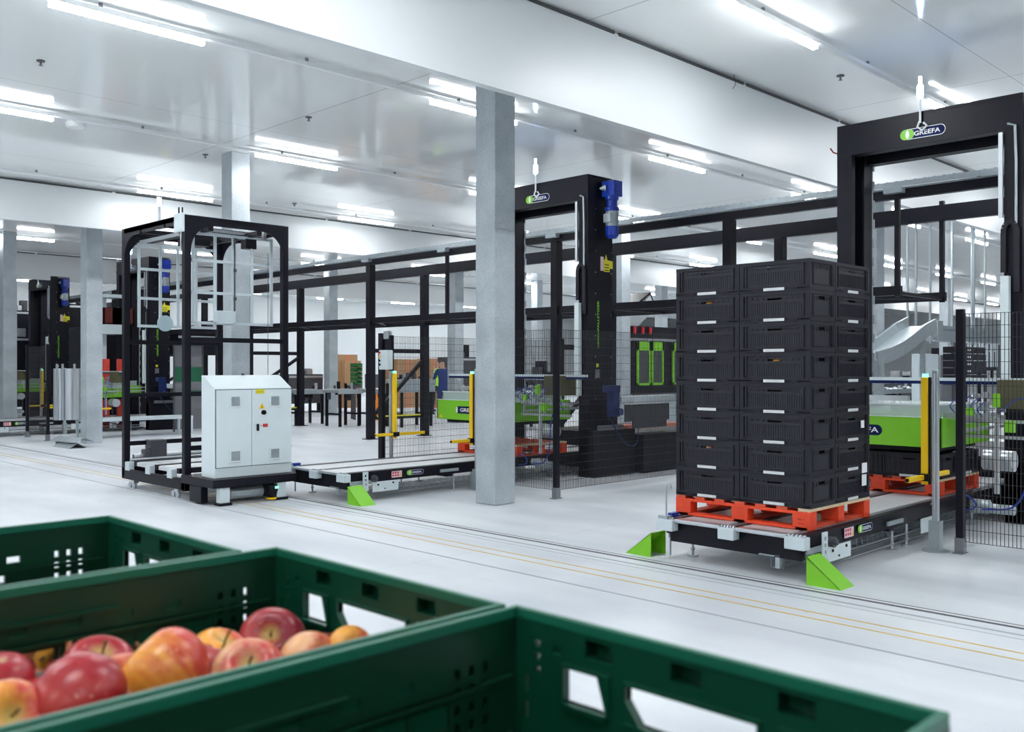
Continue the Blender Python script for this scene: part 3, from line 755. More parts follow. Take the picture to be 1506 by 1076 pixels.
    fr.bar((9.1,3.25,1.05),(10.3,3.25,1.05),.03).bar((9.1,3.25,.97),(10.3,3.25,.97),.03).bar((9.1,2.4,1.07),(9.1,3.3,1.07),.03).bar((9.1,2.4,.93),(9.1,3.3,.93),.03)
    fr.bar((9.1,2.95,.42),(9.1,2.95,1.10),.035).bar((9.1,3.25,.9),(9.1,3.25,1.1),.025).bar((9.5,3.25,.9),(9.5,3.25,1.1),.025)
    fr.bar((9.45,3.1,1.2),(9.45,3.1,1.42),.04).bar((9.0,3.7,1.26),(9.0,4.35,1.26),.05).bar((9.0,4.3,1.2),(9.4,4.9,1.36),.05)
    t.part('gripper_frame',fr,SILV)
    random.seed(11)
    g=MB().box(9.04,9.07,3.0,3.4,1.08,1.14).box(9.04,9.6,3.14,3.17,1.08,1.12)
    for i in range(26):
        x=9.05+random.random()*.4;y=2.98+random.random()*.4;z=1.08+random.random()*.22;s=.01+random.random()*.02
        if i%2: g.box(x-s,x+s,y-s,y+s,z-s,z+s)
        else: g.cyl((x,y,z),random.choice([(1,0,0),(0,0,1),(0,1,0)]),s,.05,10)
    t.part('pneumatic_valves',g,SILV,kind='stuff')
    g=MB()
    for i in range(5):
        y=3.05+.06*i;z=1.10+.03*(i%3)
        g.tube(curve([(9.05,y,z),(9.0,y+.03,z+.07),(9.02,y-.02,z+.14),(9.12,y+.01,z+.10)]),.005,6)
    g.tube(curve([(9.06,2.92,1.15),(9.05,2.75,1.28),(9.05,2.62,1.22),(9.1,2.55,1.0)]),.006,6)
    g.tube(curve([(9.0,2.62,1.0),(8.98,2.66,.8),(8.98,2.68,.5),(9.0,2.8,.32),(9.02,3.05,.28)]),.008,6)
    g.tube(curve([(9.0,3.28,.36),(9.0,3.2,.40),(9.0,3.1,.34),(9.0,3.12,.28),(9.0,3.25,.26)]),.007,6)
    t.part('blue_hoses',g,BLUE)
    for q in ((9.0,9.04,3.12,3.18,1.12,1.19),(9.0,9.04,2.9,2.95,1.2,1.32),(9.0,9.05,2.78,2.86,.98,1.08)): t.part('green_fitting',MB().box(*q),LIME)
    t.part('brush_box',MB().box(9.2,9.5,2.68,2.98,1.18,1.44),mat('olive_brush',(.09,.085,.04),.9,var=.6,scale=60))
    t.part('drum',MB().cyl((9.32,3.0,.70),(0,1,0),.095,.26,24),SILV,smooth=False)
    t.part('drive_motor',MB().cyl((9.35,3.0,.25),(0,1,0),.045,.24,14).box(9.3,9.4,3.1,3.25,.2,.32).cyl((9.15,3.08,.30),(0,1,0),.04,.12,12),GALV)
    # infeed arm behind the mast
    a=t.part('infeed_beam',MB().box(10.5,11.75,2.7,2.86,1.04,1.14).box(10.5,11.75,2.68,2.7,1.03,1.045),PALE,bevel=.004)
    t.part('infeed_motor',MB().box(10.28,10.46,2.70,2.88,1.2,1.30).cyl((10.45,2.72,.93),(0,1,0),.05,.10,16).box(10.34,10.5,2.74,2.84,.86,1.22),BLUED,parent=a)
    t.part('infeed_cover',MB().box(10.6,11.65,2.72,2.74,.78,1.02).box(10.75,11.55,2.70,2.72,.68,.80),DARKG,parent=a)
    t.part('infeed_planks',MB().box(11.0,12.3,2.86,3.3,.66,.70),PEACH,parent=a)
    t.part('control_cable',MB().tube(curve([(10.3,2.8,.9),(10.5,2.75,.6),(10.65,2.72,.46),(10.85,2.72,.46),(10.9,2.72,.7)]),.009,6),BLUED,parent=a)
    t.part('rear_housing',MB().box(11.2,13.6,2.85,4.9,0,.56),BLACK)
    return t.o
PZ=palletizer();PZ['label']='black palletizer gantry at the right edge with lit blue beacon above its logo';PZ['group']='black palletizer gantries'
cpy(PZ,DY,'black palletizer gantry right behind the nearest concrete column with blue motor on top')
cpy(PZ,19.75,'far black palletizer gantry behind the gantry frame on the left')
cpy(PZ,26.8,'farthest black palletizer gantry left of the left column with glowing blue beacon',.15)
pallet(9.62,4.05,ZC,'red-orange pallet under one crate layer below the right green lifting head')
pallet(9.60,4.05+5.55,ZC,'empty red-orange pallet behind the nearest concrete column')
for i,(yy,l) in enumerate(((.3,'right'),(.9,'left'))):
    place_crate(9.12+.2,3.45+yy,ZC+.1602,90,'black folding crate on the far pallet under the green head, front %s'%l,'crates under the green head')
place_crate(9.12+.7,3.45+.2,ZC+.1602,0,'black folding crate on the far pallet under the green head, rear right','crates under the green head')

# ================================================================== LIGHT CURTAINS AND FENCES
def curtain(dy,lab,s=1,yc=3.15):
    X=8.22; y=yc; q=s
    t=T('light_curtain',lab,'light curtain',(X,y+dy,0),group='yellow light curtains')
    Y=y+dy
    p=t.part('post',MB().box(X-.022,X+.022,Y-.025,Y+.025,.012,1.53).box(X-.035,X-.022,Y-.006,Y+.006,.2,1.5),SILV,bevel=.006)
    t.part('base_plate',MB().cyl((X,Y,.006),(0,0,1),.11,.012,18).box(X-.04,X+.04,Y-.045,Y+.045,.012,.26),GALV,parent=p)
    yy=Y+q*.085
    c=t.part('sensor_bar',MB().box(X-.03,X+.015,yy-.028,yy+.028,.56,1.47),YEL,bevel=.004)
    t.part('sensor_window',MB().box(X-.012,X+.02,yy-q*.034-.01,yy-q*.034+.01,.56,1.47),BLACK,parent=c)
    t.part('pilot_light',MB().box(X-.02,X+.01,yy-.02,yy+.02,1.47,1.50),GREENL,parent=c)
    a=t.part('muting_arm',MB().box(7.87,8.74,yy+q*.01-.018,yy+q*.01+.018,.60,.64),YEL,bevel=.004)
    t.part('arm_clamp',MB().box(X-.05,X+.05,yy-.04,yy+.04,.59,.65).cyl((7.87,yy+q*.01,.62),(1,0,0),.015,.02,8),BLACK,parent=a)
    return t
curtain(0,'yellow light curtain on aluminium post at the right end of the crate conveyor')
curtain(5.70,'yellow light curtain half hidden behind the nearest concrete column')
curtain(7.465,'yellow light curtain bar left of the nearest column beside the black control post',-1)
curtain(19.7,'yellow light curtain at far left, nearest of the far group',1)
curtain(21.2,'yellow light curtain at far left, beside the black fence post',-1)
curtain(18.25,'yellow light curtain at far left next to the tall silver rollers',1)

def fence(segs,posts,lab,px=.03):
    x0,y0=posts[0]
    t=T('mesh_fence',lab,'fence',(x0,y0,0),group='black wire mesh fences')
    for x,y in posts:
        p=t.part('fence_post',MB().box(x-px,x+px,y-px,y+px,.0,2.04),BLACK,bevel=.003)
        t.part('post_foot',MB().box(x-px-.006,x+px+.006,y-px-.006,y+px+.006,0,.13).box(x-.07,x+.07,y-.04,y+.04,0,.008),MIDG,parent=p)
    for (xa,ya),(xb,yb) in segs:
        L=math.hypot(xb-xa,yb-ya);dx,dy=(xb-xa)/L,(yb-ya)/L
        mb=MB();n=int(L/.03);w=.0021
        for i in range(n+1):
            x,y=xa+dx*L*i/n,ya+dy*L*i/n;mb.box(x-w,x+w,y-w,y+w,.10,2.0)
        for j in range(20):
            z=.10+1.9*j/19
            mb.box(min(xa,xb)-w,max(xa,xb)+w,min(ya,yb)-w,max(ya,yb)+w,z-w,z+w)
        t.part('mesh_panel',mb,MESHW)
    return t
fence([((8.28,2.93),(8.28,1.5))],[(8.28,2.97),(8.28,1.47)],'black wire mesh fence at the right edge beside the yellow light curtain')
fence([((8.36,7.58),(12.6,7.58)),((8.32,7.62),(8.32,8.75))],[(8.32,7.58),(12.6,7.58)],'black wire mesh fence between the nearest column and the tall crate stack')
fence([((8.35,10.98),(12.2,10.98))],[(8.32,10.98),(12.2,10.98)],'black wire mesh fence left of the nearest concrete column')
fence([((7.3,21.2),(7.3,22.4))],[(7.25,21.1),(7.3,22.5)],'far wire mesh fence at the left in front of the far palletizers')
# control post beside the left fence
X=8.2;Y=10.80
t=T('control_post','black control post with pale button box at the start of the left conveyor fence','control post',(X,Y,0))
pp=t.part('post',MB().box(X-.03,X+.03,Y-.04,Y+.04,0,2.0).box(X-.02,X+.03,Y-.235,Y-.185,1.5,2.0).box(X,X+.03,Y-.19,Y-.04,1.55,1.95),BLACK,bevel=.003)
bx=t.part('button_box',MB().box(X-.13,X-.03,Y-.29,Y-.10,1.52,1.79),CABW,bevel=.01)
for i,m in enumerate((RED,YEL,NAVY,NAVY)): t.part('push_button',MB().cyl((X-.135,Y-.125,1.755-i*.055),(1,0,0),.016,.02,10),m,parent=bx)
t.part('top_cap',MB().box(X-.02,X+.04,Y-.18,Y-.06,1.95,2.06),SILV)
# ================================================================== OVERHEAD PALLET TRACK
NX,FXX=12.3,13.8
t=T('overhead_track','long black overhead track on posts with silver cable rail, crossing behind the gantries','overhead track',(NX,11.2,0))
Y0,Y1=-2.,36.
t.part('top_beam',MB().box(NX-.05,NX+.05,Y0,Y1,3.74,3.86),BLACK,bevel=.004)
t.part('top_beam',MB().box(FXX-.06,FXX+.06,Y0,Y1,3.62,3.84),BLACK,bevel=.004)
r=MB().box(NX-.11,NX-.05,Y0,Y1,3.90,3.95).box(NX-.12,NX-.10,Y0,Y1,3.88,3.90).box(NX-.04,NX+.04,Y0,Y1,3.86,3.885)
t.part('cable_rail',r,GALV)
c=MB();y=Y0+.2
while y<Y1: c.box(NX-.10,NX-.06,y,y+.03,3.95,3.957);y+=.12
t.part('rail_clips',c,MIDG,kind='stuff')
for y in (7.72,11.2,16.6,21.7,27.,32.):
    for x in (NX,FXX):
        p=t.part('post',MB().box(x-.075,x+.075,y-.075,y+.075,0,3.74 if x==NX else 3.62),BLACK,bevel=.005)
        t.part('foot_plate',MB().box(x-.14,x+.14,y-.12,y+.12,0,.015),BLACK,parent=p)
    t.part('cross_brace',MB().box(NX,FXX,y-.03,y+.03,1.86,1.95),BLACK)
    t.part('cross_brace',MB().box(NX,FXX,y-.03,y+.03,.42,.50).box(NX+.15,FXX-.15,y-.045,y-.03,.47,.50,1),[BLACK,LEMON])
    t.part('diagonal_brace',MB().bar((NX+.6,y,.95),(FXX-.05,y,1.7),.07).bar((NX+.05,y,.5),(NX+.6,y,.95),.07) if y<20 else MB().bar((NX+.05,y,.95),(FXX-.05,y,1.8),.07),BLACK)
for y in (5.2,14.1):
    for x in (NX,FXX):
        t.part('hanger_bar',MB().box(x-.03,x+.03,y-.03,y+.03,2.47,3.9),BLACK)
mb=MB().box(NX-.04,NX+.04,5.15,Y1,2.49,2.61).box(FXX-.04,FXX+.04,5.15,Y1,2.49,2.61)
t.part('walkway_beam',mb,BLACK)
mb=MB();y=5.2;k=0
while y<Y1-2:
    mb.bar((NX,y,2.52),(FXX,y,2.52),.05,.04)
    mb.bar((NX if k%2 else FXX,y,2.53),(FXX if k%2 else NX,min(Y1,y+1.6),2.53),.04,.03);y+=1.6;k+=1
t.part('walkway_lattice',mb,BLACK)
for y,x in ((5.2,NX),(11.2,NX),(16.6,NX),(14.1,NX)):
    t.part('rail_joint',MB().box(x-.16,x-.02,y-.12,y+.12,3.80,3.87),GALV)

# ================================================================== TRANSFER CAR (gantry frame + roller deck + cabinet)
CX0,CX1,CY0,CY1,CT=5.15,6.54,10.56,12.33,3.34
t=T('transfer_car','black open gantry frame on a wheeled transfer car with roller deck','transfer car',(CX0,CY0,0))
pw=.08
for x,y,zb in ((CX0,CY0,.10),(CX0,CY1-pw,.14),(CX1-pw,CY0,.14),(CX1-pw,CY1-pw,.14)):
    t.part('corner_post',MB().box(x,x+pw,y,y+pw,zb,CT-.0),BLACK,bevel=.006)
def arch(o,r,L,top,par=None):
    """top rail plate with rounded inner corners"""
    h=.10;R=.30;pts=[(0,0)];lo=-h
    pts=[(0,0),(0,-h-R)]+[(pw+R-R*math.cos(a*math.pi/16)-0, -h-R+R*math.sin(a*math.pi/16)) for a in range(9)]
    pts+= [(L-x,y) for x,y in reversed(pts)]
    MBp=MB()
    # split into quads so the concave outline stays clean
    left=[(pw+R-R*math.cos(a*math.pi/16),-h-R+R*math.sin(a*math.pi/16)) for a in range(9)]
    o=Vector(o);r=Vector(r)
    for a,b in zip(left[:-1],left[1:]):
        MBp.plate(o,r,(0,0,1),[(a[0],a[1]),(b[0],b[1]),(b[0],0),(a[0],0)],.012)
        MBp.plate(o,r,(0,0,1),[(L-b[0],b[1]),(L-a[0],a[1]),(L-a[0],0),(L-b[0],0)],.012)
    MBp.plate(o,r,(0,0,1),[(left[-1][0],-h),(L-left[-1][0],-h),(L-left[-1][0],0),(left[-1][0],0)],.012)
    return MBp
t.part('top_arch',arch((CX0+.012,CY1,CT),(0,-1,0),CY1-CY0,0).box(CX0,CX0+.06,CY0+pw,CY1-pw,CT-.06,CT),BLACK)
t.part('top_arch',arch((CX0,CY0+.012,CT),(1,0,0),CX1-CX0,0).box(CX0+pw,CX1-pw,CY0,CY0+.06,CT-.06,CT),BLACK)
t.part('top_arch',arch((CX0,CY1-.012,CT),(1,0,0),CX1-CX0,0).box(CX0+pw,CX1-pw,CY1-.06,CY1,CT-.06,CT),BLACK)
t.part('top_arch',arch((CX1-.012,CY1,CT),(0,-1,0),CY1-CY0,0).box(CX1-.06,CX1,CY0+pw,CY1-pw,CT-.06,CT),BLACK)
for z in (1.88,1.24,.60):
    t.part('side_rail',MB().box(CX0+pw,CX1-pw,CY0+.02,CY0+.06,z-.028,z+.028),BLACK)
for z in (1.88,1.19,.56):
    t.part('side_rail',MB().box(CX0+pw,CX1-pw,CY1-.06,CY1-.02,z-.028,z+.028),BLACK)
roof=MB().box(CX0,CX1,CY0+.5,CY0+.55,CT-.10,CT-.05).box(CX0,CX1,CY1-.6,CY1-.55,CT-.10,CT-.05).box(CX0+.3,CX0+.36,CY0,CY1,CT-.16,CT-.10).box(CX1-.45,CX1-.39,CY0,CY1,CT-.16,CT-.10)
t.part('roof_bars',roof,BLACK)
t.part('roof_rails',MB().box(CX0+.1,CX0+.14,CY0+.2,CY1-.3,CT-.2,CT-.16).box(CX0+.12,CX1-.2,CY0+.3,CY0+.33,CT-.12,CT-.09).tube([(CX0+.1,CY0+.9,CT-.07),(CX0+.2,CY0+.6,CT-.03),(CX0+.2,CY0+.2,CT-.06)],.012,6),SILV)
t.part('roof_edge',MB().box(CX0,CX1,CY0,CY0+.01,CT,CT+.006).box(CX0,CX0+.01,CY0,CY1,CT,CT+.006),GALV)
bx=t.part('junction_box',MB().box(CX0-.03,CX0+.0,CY0-.0,CY0+.22,CT-.20,CT+.02),CABW,bevel=.006)
t.part('antenna',MB().tube([(CX0,CY0+.06,CT+.02),(CX0,CY0+.06,CT+.09)],.009,6).tube([(CX0,CY0+.15,CT+.02),(CX0,CY0+.15,CT+.10)],.009,6),BLACK,parent=bx)
t.part('junction_cable',MB().tube([(CX0-.01,CY0+.08,CT-.2),(CX0-.0,CY0+.1,CT-.3),(CX0+.05,CY0+.2,CT-.42)],.008,6),WHITE,parent=bx)
t.part('scanner',MB().box(CX0+.2,CX0+.5,CY0+.35,CY0+.6,CT-.30,CT-.22).box(CX0+.9,CX0+1.05,CY0+.2,CY0+.32,CT-.3,CT-.18),BLACK)
t.part('status_beacon',MB().cyl((5.18,11.3,CT+.10),(0,0,1),.02,.2,8),SILV)
t.part('status_lamp',MB().cyl((5.18,11.3,CT+.24),(0,0,1),.025,.10,10),WHITEL,label='lit white lamp')
# two hanging white grid frames
def gridframe(Y,x0,x1,z0,z1):
    g=MB();w=.034
    for i,f in enumerate((0,.22,.5,.76,1)) if False else enumerate((0,.27,.5,.74,1)):
        x=x0+(x1-x0)*f;g.box(x-w/2,x+w/2,Y-.012,Y+.012,z0,z1)
    for z in (z0,z0+(z1-z0)*.34,z0+(z1-z0)*.70,z1): g.box(x0-w/2,x1+w/2,Y-.016,Y+.016,z-w/2,z+w/2)
    return g
g1=t.part('hanging_grid',gridframe(10.78,5.36,6.42,2.09,3.17),PALE)
t.part('grid_hanger',MB().cyl((5.45,10.78,3.21),(1,0,0),.025,.3,10).box(5.5,5.54,10.76,10.80,3.17,3.3),SILV,parent=g1)
t.part('grid_hanger',MB().box(6.3,6.34,10.76,10.80,3.17,3.3),SILV,parent=g1)
t.part('brush_strip',MB().tube([(5.90,10.76,3.12),(5.90,10.76,2.2)],.009,6).cyl((5.9,10.75,3.13),(0,0,1),.02,.04,8).cyl((5.9,10.75,2.75),(0,0,1),.02,.04,8).cyl((5.9,10.75,2.4),(0,0,1),.02,.04,8),DARKG,parent=g1)
t.part('sensor_box',MB().box(5.62,5.86,10.66,10.76,2.10,2.24).cyl((5.74,10.70,2.09),(0,0,1),.11,.02,20),PALE,parent=g1,bevel=.006)
t.part('pull_cord',MB().tube([(6.35,10.74,3.0),(6.35,10.74,1.3)],.004,5),DARKG,parent=g1)
g2=t.part('hanging_grid',gridframe(12.15,5.30,6.36,2.09,3.15),PALE)
t.part('round_reflector',MB().cyl((5.62,12.08,2.13),(0,1,0),.105,.02,28),mat('frosted_reflector',(.42,.55,.60),.3),parent=g2)
# lower chassis
ch=MB().box(CX0,CX0+.05,CY0,CY1,.11,.24).box(CX1-.05,CX1,CY0,CY1,.11,.26).box(CX0,CX1,CY0+.05,CY0+.10,.12,.24).box(CX0,CX1,CY1-.06,CY1,.12,.26)
t.part('chassis',ch,BLACK,bevel=.004)
for y in (CY0+.32,CY0+.92,CY0+1.52):
    t.part('end_cover',MB().box(CX0-.01,CX0+.06,y,y+.13,.225,.335),PALE,bevel=.006)
for ya,yb in ((CY0+.34,CY0+.80),(CY0+.98,CY0+1.42)):
    d=MB().box(CX0+.05,CX1-.02,ya,yb,.29,.335);x=CX0+.07
    while x<CX1-.15: d.box(x,x+.14,ya,yb,.335,.340);x+=.15
    t.part('slat_deck',d,BELT)
for y in (CY0+.26,CY0+.86,CY0+1.46): t.part('chain_track',MB().box(CX0+.06,CX1-.02,y,y+.07,.28,.343),BLACKP)
t.part('guide_roller',MB().tube([(CX0+.1,CY1-.12,.39),(CX1-.2,CY1-.12,.39)],.035,12).tube([(CX0+.02,CY1-.22,.36),(CX1-.2,CY1-.22,.36)],.02,8),SILV)
t.part('deck_motor',MB().box(CX0+.3,CX0+.52,CY1-.2,CY1-.02,.36,.60).box(CX0+.22,CX0+.3,CY1-.2,CY1-.08,.36,.48),DARKG,bevel=.01)
for x,y in ((CX0+.04,CY0+.25),(CX0+.04,CY1-.3)):
    w=MB().cyl((x,y,.045),(1,0,0),.045,.03,14).box(x-.03,x+.03,y-.05,y+.05,.07,.11).cyl((x,y+.11,.045),(1,0,0),.04,.03,14)
    t.part('rail_wheel',w,SILV)
# platform with drive gear
PX0,PX1,PY0=5.10,6.17,9.78
pf=t.part('platform',MB().box(PX0,PX1,PY0,CY0-.0,.205,.30),BLACK,bevel=.008)
dr=MB().cyl((PX0+.06,PY0+.42,.10),(1,0,0),.095,.05,20)
for i in range(6): a=i*math.pi/3; dr.cyl((PX0+.03,PY0+.42+.065*math.cos(a),.10+.065*math.sin(a)),(1,0,0),.012,.02,6,1)
dr.box(PX0,PX0+.08,PY0+.28,PY0+.56,.02,.2)
t.part('drive_wheel',dr,[BLACK,SILV])
for x in (PX0+.10,PX1-.25):
    t.part('stand_foot',MB().box(x,x+.12,PY0+.03,PY0+.12,.03,.205).box(x-.02,x+.14,PY0+.01,PY0+.14,0.002,.03,1),[CABW,BLACK],bevel=.004)
t.part('air_tank',MB().cyl((PX0+.5,PY0+.2,.11),(1,0,0),.07,.42,16).tube([(PX0+.3,PY0+.2,.15),(PX0+.2,PY0+.1,.2)],.02,8),GALV)
s=t.part('safety_scanner',MB().tube([(PX0+.78,PY0+.08,.05),(PX0+.78,PY0+.08,.12),(PX0+.78,PY0+.08,.18)],[.055,.075,.07],18),BLACK)
t.part('scanner_base',MB().cyl((PX0+.78,PY0+.08,.025),(0,0,1),.07,.02,18),YEL,parent=s)
t.part('scanner_light',MB().box(PX0+.78,PY0*0+PX0+.82,PY0-.0,PY0+.01,.14,.165),GREENL,parent=s)
t.part('under_gear',MB().box(PX0+.95,PX1-.3,PY0+.1,PY0+.4,.03,.2),BLACK)

# electrical cabinet standing on the platform: a thing of its own
KX0,KX1,KY0,KY1,KB=5.18,6.17,9.90,10.21,.302
t=T('electrical_cabinet','light grey two-door electrical cabinet with sloped roof on the transfer car','cabinet',(KX0,KY0,KB))
body=MB().box(KX0,KX1,KY0,KY1,KB,1.31)
body.add([(KX0,KY0,1.31),(KX1,KY0,1.31),(KX1,KY1,1.31),(KX0,KY1,1.31),(KX0,KY0+.27,1.46),(KX1,KY0+.27,1.46),(KX1,KY1,1.46),(KX0,KY1,1.46)],[(4,5,6,7),(0,1,5,4),(1,2,6,5),(2,3,7,6),(3,0,4,7)])
t.part('body',body,CABW,bevel=.004)
t.part('roof_bolt',MB().cyl((KX0+.5,KY1-.04,1.47),(0,0,1),.02,.02,8),DARKG)
dz0,dz1=.42,1.295
mid=KX0+.455
d1=t.part('door',MB().box(KX0+.015,mid-.003,KY0-.016,KY0-.001,dz0,dz1),CABW,bevel=.004)
d2=t.part('door',MB().box(mid+.003,KX1-.012,KY0-.016,KY0-.001,dz0,dz1),CABW,bevel=.004)
gap=t.part('door_seal',MB().box(KX0+.008,KX1-.006,KY0-.003,KY0,dz0-.006,dz1+.006),BLACK)
for px_,py_,dd in ((345,590,d1),(345,670,d1),(403,589,d2),(403,666,d2)):
    x,z=onY(px_,KY0,py_)
    v=MB().box(x-.075,x+.075,KY0-.024,KY0-.016,z-.075,z+.075)
    f=MB().box(x-.053,x+.053,KY0-.026,KY0-.024,z-.053,z+.053)
    f2=MB()
    for i in range(8): f2.box(x-.053,x+.053,KY0-.028,KY0-.026,z-.05+i*.0133,z-.045+i*.0133)
    o=t.part('vent_grille',v,CABW,parent=dd,bevel=.003)
    # joined so it stays a sub-part of the door
    o2=t.part('vent_filter',MB().add(f.v,f.f).add(f2.v,f2.f),GALV,parent=dd)
x,z=onY(385.5,KY0,606)
t.part('main_switch',MB().cyl((x,KY0-.02,z),(0,1,0),.037,.012,20,1).cyl((x,KY0-.035,z),(0,1,0),.028,.03,20).box(x-.006,x+.006,KY0-.065,KY0-.05,z-.022,z+.022),[BLACK,WHITE],parent=d2)
t.part('warning_triangle',MB().plate((x-.05,KY0-.0165,z+.045),*FY,[(0,0),(.075,0),(.0375,.065)],.001,0).plate((x-.018,KY0-.018,z+.055),*FY,[(0,0),(.01,0),(.006,.035)],.0006,1),[YEL,BLACK],parent=d2)
x,z=onY(375,KY0,576)
s=MB().plate((x,KY0-.0165,z-.022),*FY,[(0,0),(.115,0),(.115,.05),(0,.05)],.001,0)
text_into(s,'24V AGV',(x+.057,KY0-.018,z-.006),*FY,.016,1,.0005,.01)
t.part('yellow_label',s,[LEMON,mat('label_ink',(.4,.25,.02),.6)],parent=d2)
x,z=onY(377.5,KY0,628)
t.part('door_handle',MB().box(x-.012,x+.014,KY0-.04,KY0-.016,z-.04,z+.04),BLACK,parent=d2,bevel=.004)
t.part('red_label',MB().plate((x+.05,KY0-.0165,z+.0),*FY,[(.02,0),(.085,0),(.085,.038),(.02,.038)],.001,0).plate((x+.055,KY0-.0165,z+.012),*FY,[(-.015,0),(0,.0),(0,.012),(-.015,.012)],.001,0),RED,parent=d2)

# crumpled steel cover lying by the left column
X,Y=7.1,19.0
mb=MB()
def ridge(x0,y0,x1,y1,z0,w,h):
    a=Vector((x0,y0,z0));b=Vector((x1,y1,z0));d=(b-a).normalized();n=Vector((-d.y,d.x,0))
    vs=[]
    for p in (a,b): vs+=[p+n*w,p+Vector((0,0,h)),p-n*w,p-n*(w*.98)-Vector((0,0,-.004)),p+Vector((0,0,h-.006)),p+n*w*.98+Vector((0,0,.004))]
    mb.add(vs,[(0,1,7,6),(1,2,8,7),(3,4,10,9),(4,5,11,10),(2,3,9,8),(0,6,11,5),(0,5,4,1),(1,4,3,2),(6,7,10,11),(7,8,9,10)])
ridge(6.93,19.45,6.98,18.72,.0,.16,.10)
ridge(7.02,19.80,7.12,18.75,.10,.20,.09)
mb.box(6.86,7.2,19.5,19.56,.0,.10)
single('sheet_cover',mb,GALV,'bent galvanised steel cover lying on the floor at the foot of the left column','steel cover',loc=(7,19.2,0))
# light bench and rollers in front of the left column
def bench(x0,x1,y0,y1,z,lab):
    t=T('metal_bench',lab,'bench',(x0,y0,0))
    t.part('bench_top',MB().box(x0,x1,y0,y1,z-.06,z),PALE,bevel=.004)
    for x in (x0+.03,x1-.03):
        for y in (y0+.03,y1-.03): t.part('leg',MB().box(x-.025,x+.025,y-.025,y+.025,0,z-.06),PALE)
bench(8.0,10.4,20.9,21.6,.42,'pale grey low metal bench behind the left column')
for i,(px,w) in enumerate(((82,.05),(89,.10),(104,.19))):
    Yb=21.2;Xb=onY(px,Yb)
    single('roller_tube',MB().cyl((Xb,Yb,.42+.55),(0,0,1),w,1.10,20).box(Xb-.02,Xb+.02,Yb-w-.03,Yb-w,.42,1.62),SILV,'%s upright silver roller tube standing on the pale bench'%('thin','middle','thick')[i],'roller',smooth=False)

# smoked clear screens behind the car
t=T('welding_screen','smoky clear screen with a dark green band behind the gantry frame','screen',(10.7,21.6,0))
sx0=onY(257,21.8);sx1=onY(297,21.8)
t.part('panel',MB().box(sx0,sx1,21.8,21.815,.05,2.05),SMOKE)
t.part('green_band',MB().box(sx0,sx1,21.79,21.80,1.2,1.55).box(sx1-.45,sx1,21.79,21.8,.85,.98),GRNP)
t.part('screen_frame',MB().box(sx0-.03,sx0,21.78,21.83,0,2.08).box(sx1,sx1+.03,21.78,21.83,0,2.08).box(sx0,sx1,21.78,21.83,2.05,2.08),DARKG)

# ================================================================== BACKGROUND MACHINES
def boxes(name,lab,cat,loc,plist,group=None):
    t=T(name,lab,cat,loc,group=group)
    for pn,mbm,m in plist: t.part(pn,mbm,m)
    return t
# sorter housing with lime doors (right of the mast)
Yd=14.6
x0=onY(936,Yd);x1=onY(1010,Yd)
zt=onY(970,Yd,503)[1];zb=onY(970,Yd,566)[1]
t=T('sorting_machine','black sorting machine with lime green framed doors between column and crate stack','machine',(x0,Yd,0))
t.part('housing',MB().box(x0,x1+1.5,Yd+.06,Yd+1.8,zb-.2,zt+.06),BLACK,bevel=.01)
t.part('lower_hood',MB().box(onY(935,Yd),x1+1.5,Yd+.2,Yd+1.6,.85,zb-.2),DARKG)
t.part('pedestal',MB().box(x0+.3,x1+1.2,Yd+.4,Yd+1.4,0,.85),PALE)
for a_,b_ in ((938,957),(959.5,976),(990,1003)):
    xa=onY(a_,Yd);xb=onY(b_,Yd)
    d=t.part('door',MB().box(xa,xb,Yd,Yd+.05,zb,zb+.06).box(xa,xb,Yd,Yd+.05,zt-.22,zt).box(xa,xa+.05,Yd,Yd+.05,zb,zt).box(xb-.05,xb,Yd,Yd+.05,zb,zt),LIME)
    t.part('door_window',MB().box(xa+.05,xb-.05,Yd+.02,Yd+.04,zb+.06,zt-.22),DARKG,parent=d)
z1=onY(960,Yd,497)[1]; z2=onY(960,Yd,480)[1]
t.part('reject_rail',MB().box(x0-.6,x1,Yd+.1,Yd+.3,z1,z2),BLACK)
lm=MB()
for px in (937,949,960): xx=onY(px,Yd);t.part('red_lamp',MB().box(xx-.03,xx+.03,Yd+.05,Yd+.1,z1+.1,z2-.02),RED)  # red lamps along the rail, drawn as plain red boxes that do not glow
t.part('silver_rail',MB().box(x0-.6,x1,Yd+.05,Yd+.12,z1-.08,z1-.02),SILV)
a=onY(935,Yd,478);b=onY(985,Yd,442)
t.part('inclined_belt',MB().bar((a[0],Yd+1,a[1]),(b[0],Yd+1,b[1]+.1),.9,.35),BLACK)
t.part('incline_cover',MB().bar((a[0]+.3,Yd+.52,a[1]-.02),(b[0]-.1,Yd+.52,b[1]-.02),.1,.4),SILV)

# silver chute and cable tray behind the right gantry
Yc=6.98
t=T('spiral_chute','curved pale steel chute rising to the right behind the right gantry post','chute',(17,Yc,0))
pts=[(onY(1296,Yc,y)[0],Yc-.0,onY(1296,Yc,y)[1]) for y in (528,)]
P=[(1290,527),(1310,521),(1328,512),(1344,500),(1360,487),(1376,478)]
P3=[(onY(a,Yc,b)[0],Yc,onY(a,Yc,b)[1]) for a,b in P]
m1=MB();m2=MB();m3=MB()
for p,q in zip(P3[:-1],P3[1:]):
    m1.bar(p,q,.05,.24); m2.bar((p[0],p[1]+.25,p[2]-.02),(q[0],q[1]+.25,q[2]-.02),.5,.03); m3.bar((p[0],p[1]+.52,p[2]+.05),(q[0],q[1]+.52,q[2]+.05),.05,.24)
t.part('chute_side',m1,GALV);t.part('chute_side',m3,GALV);t.part('chute_bed',m2,PALE)
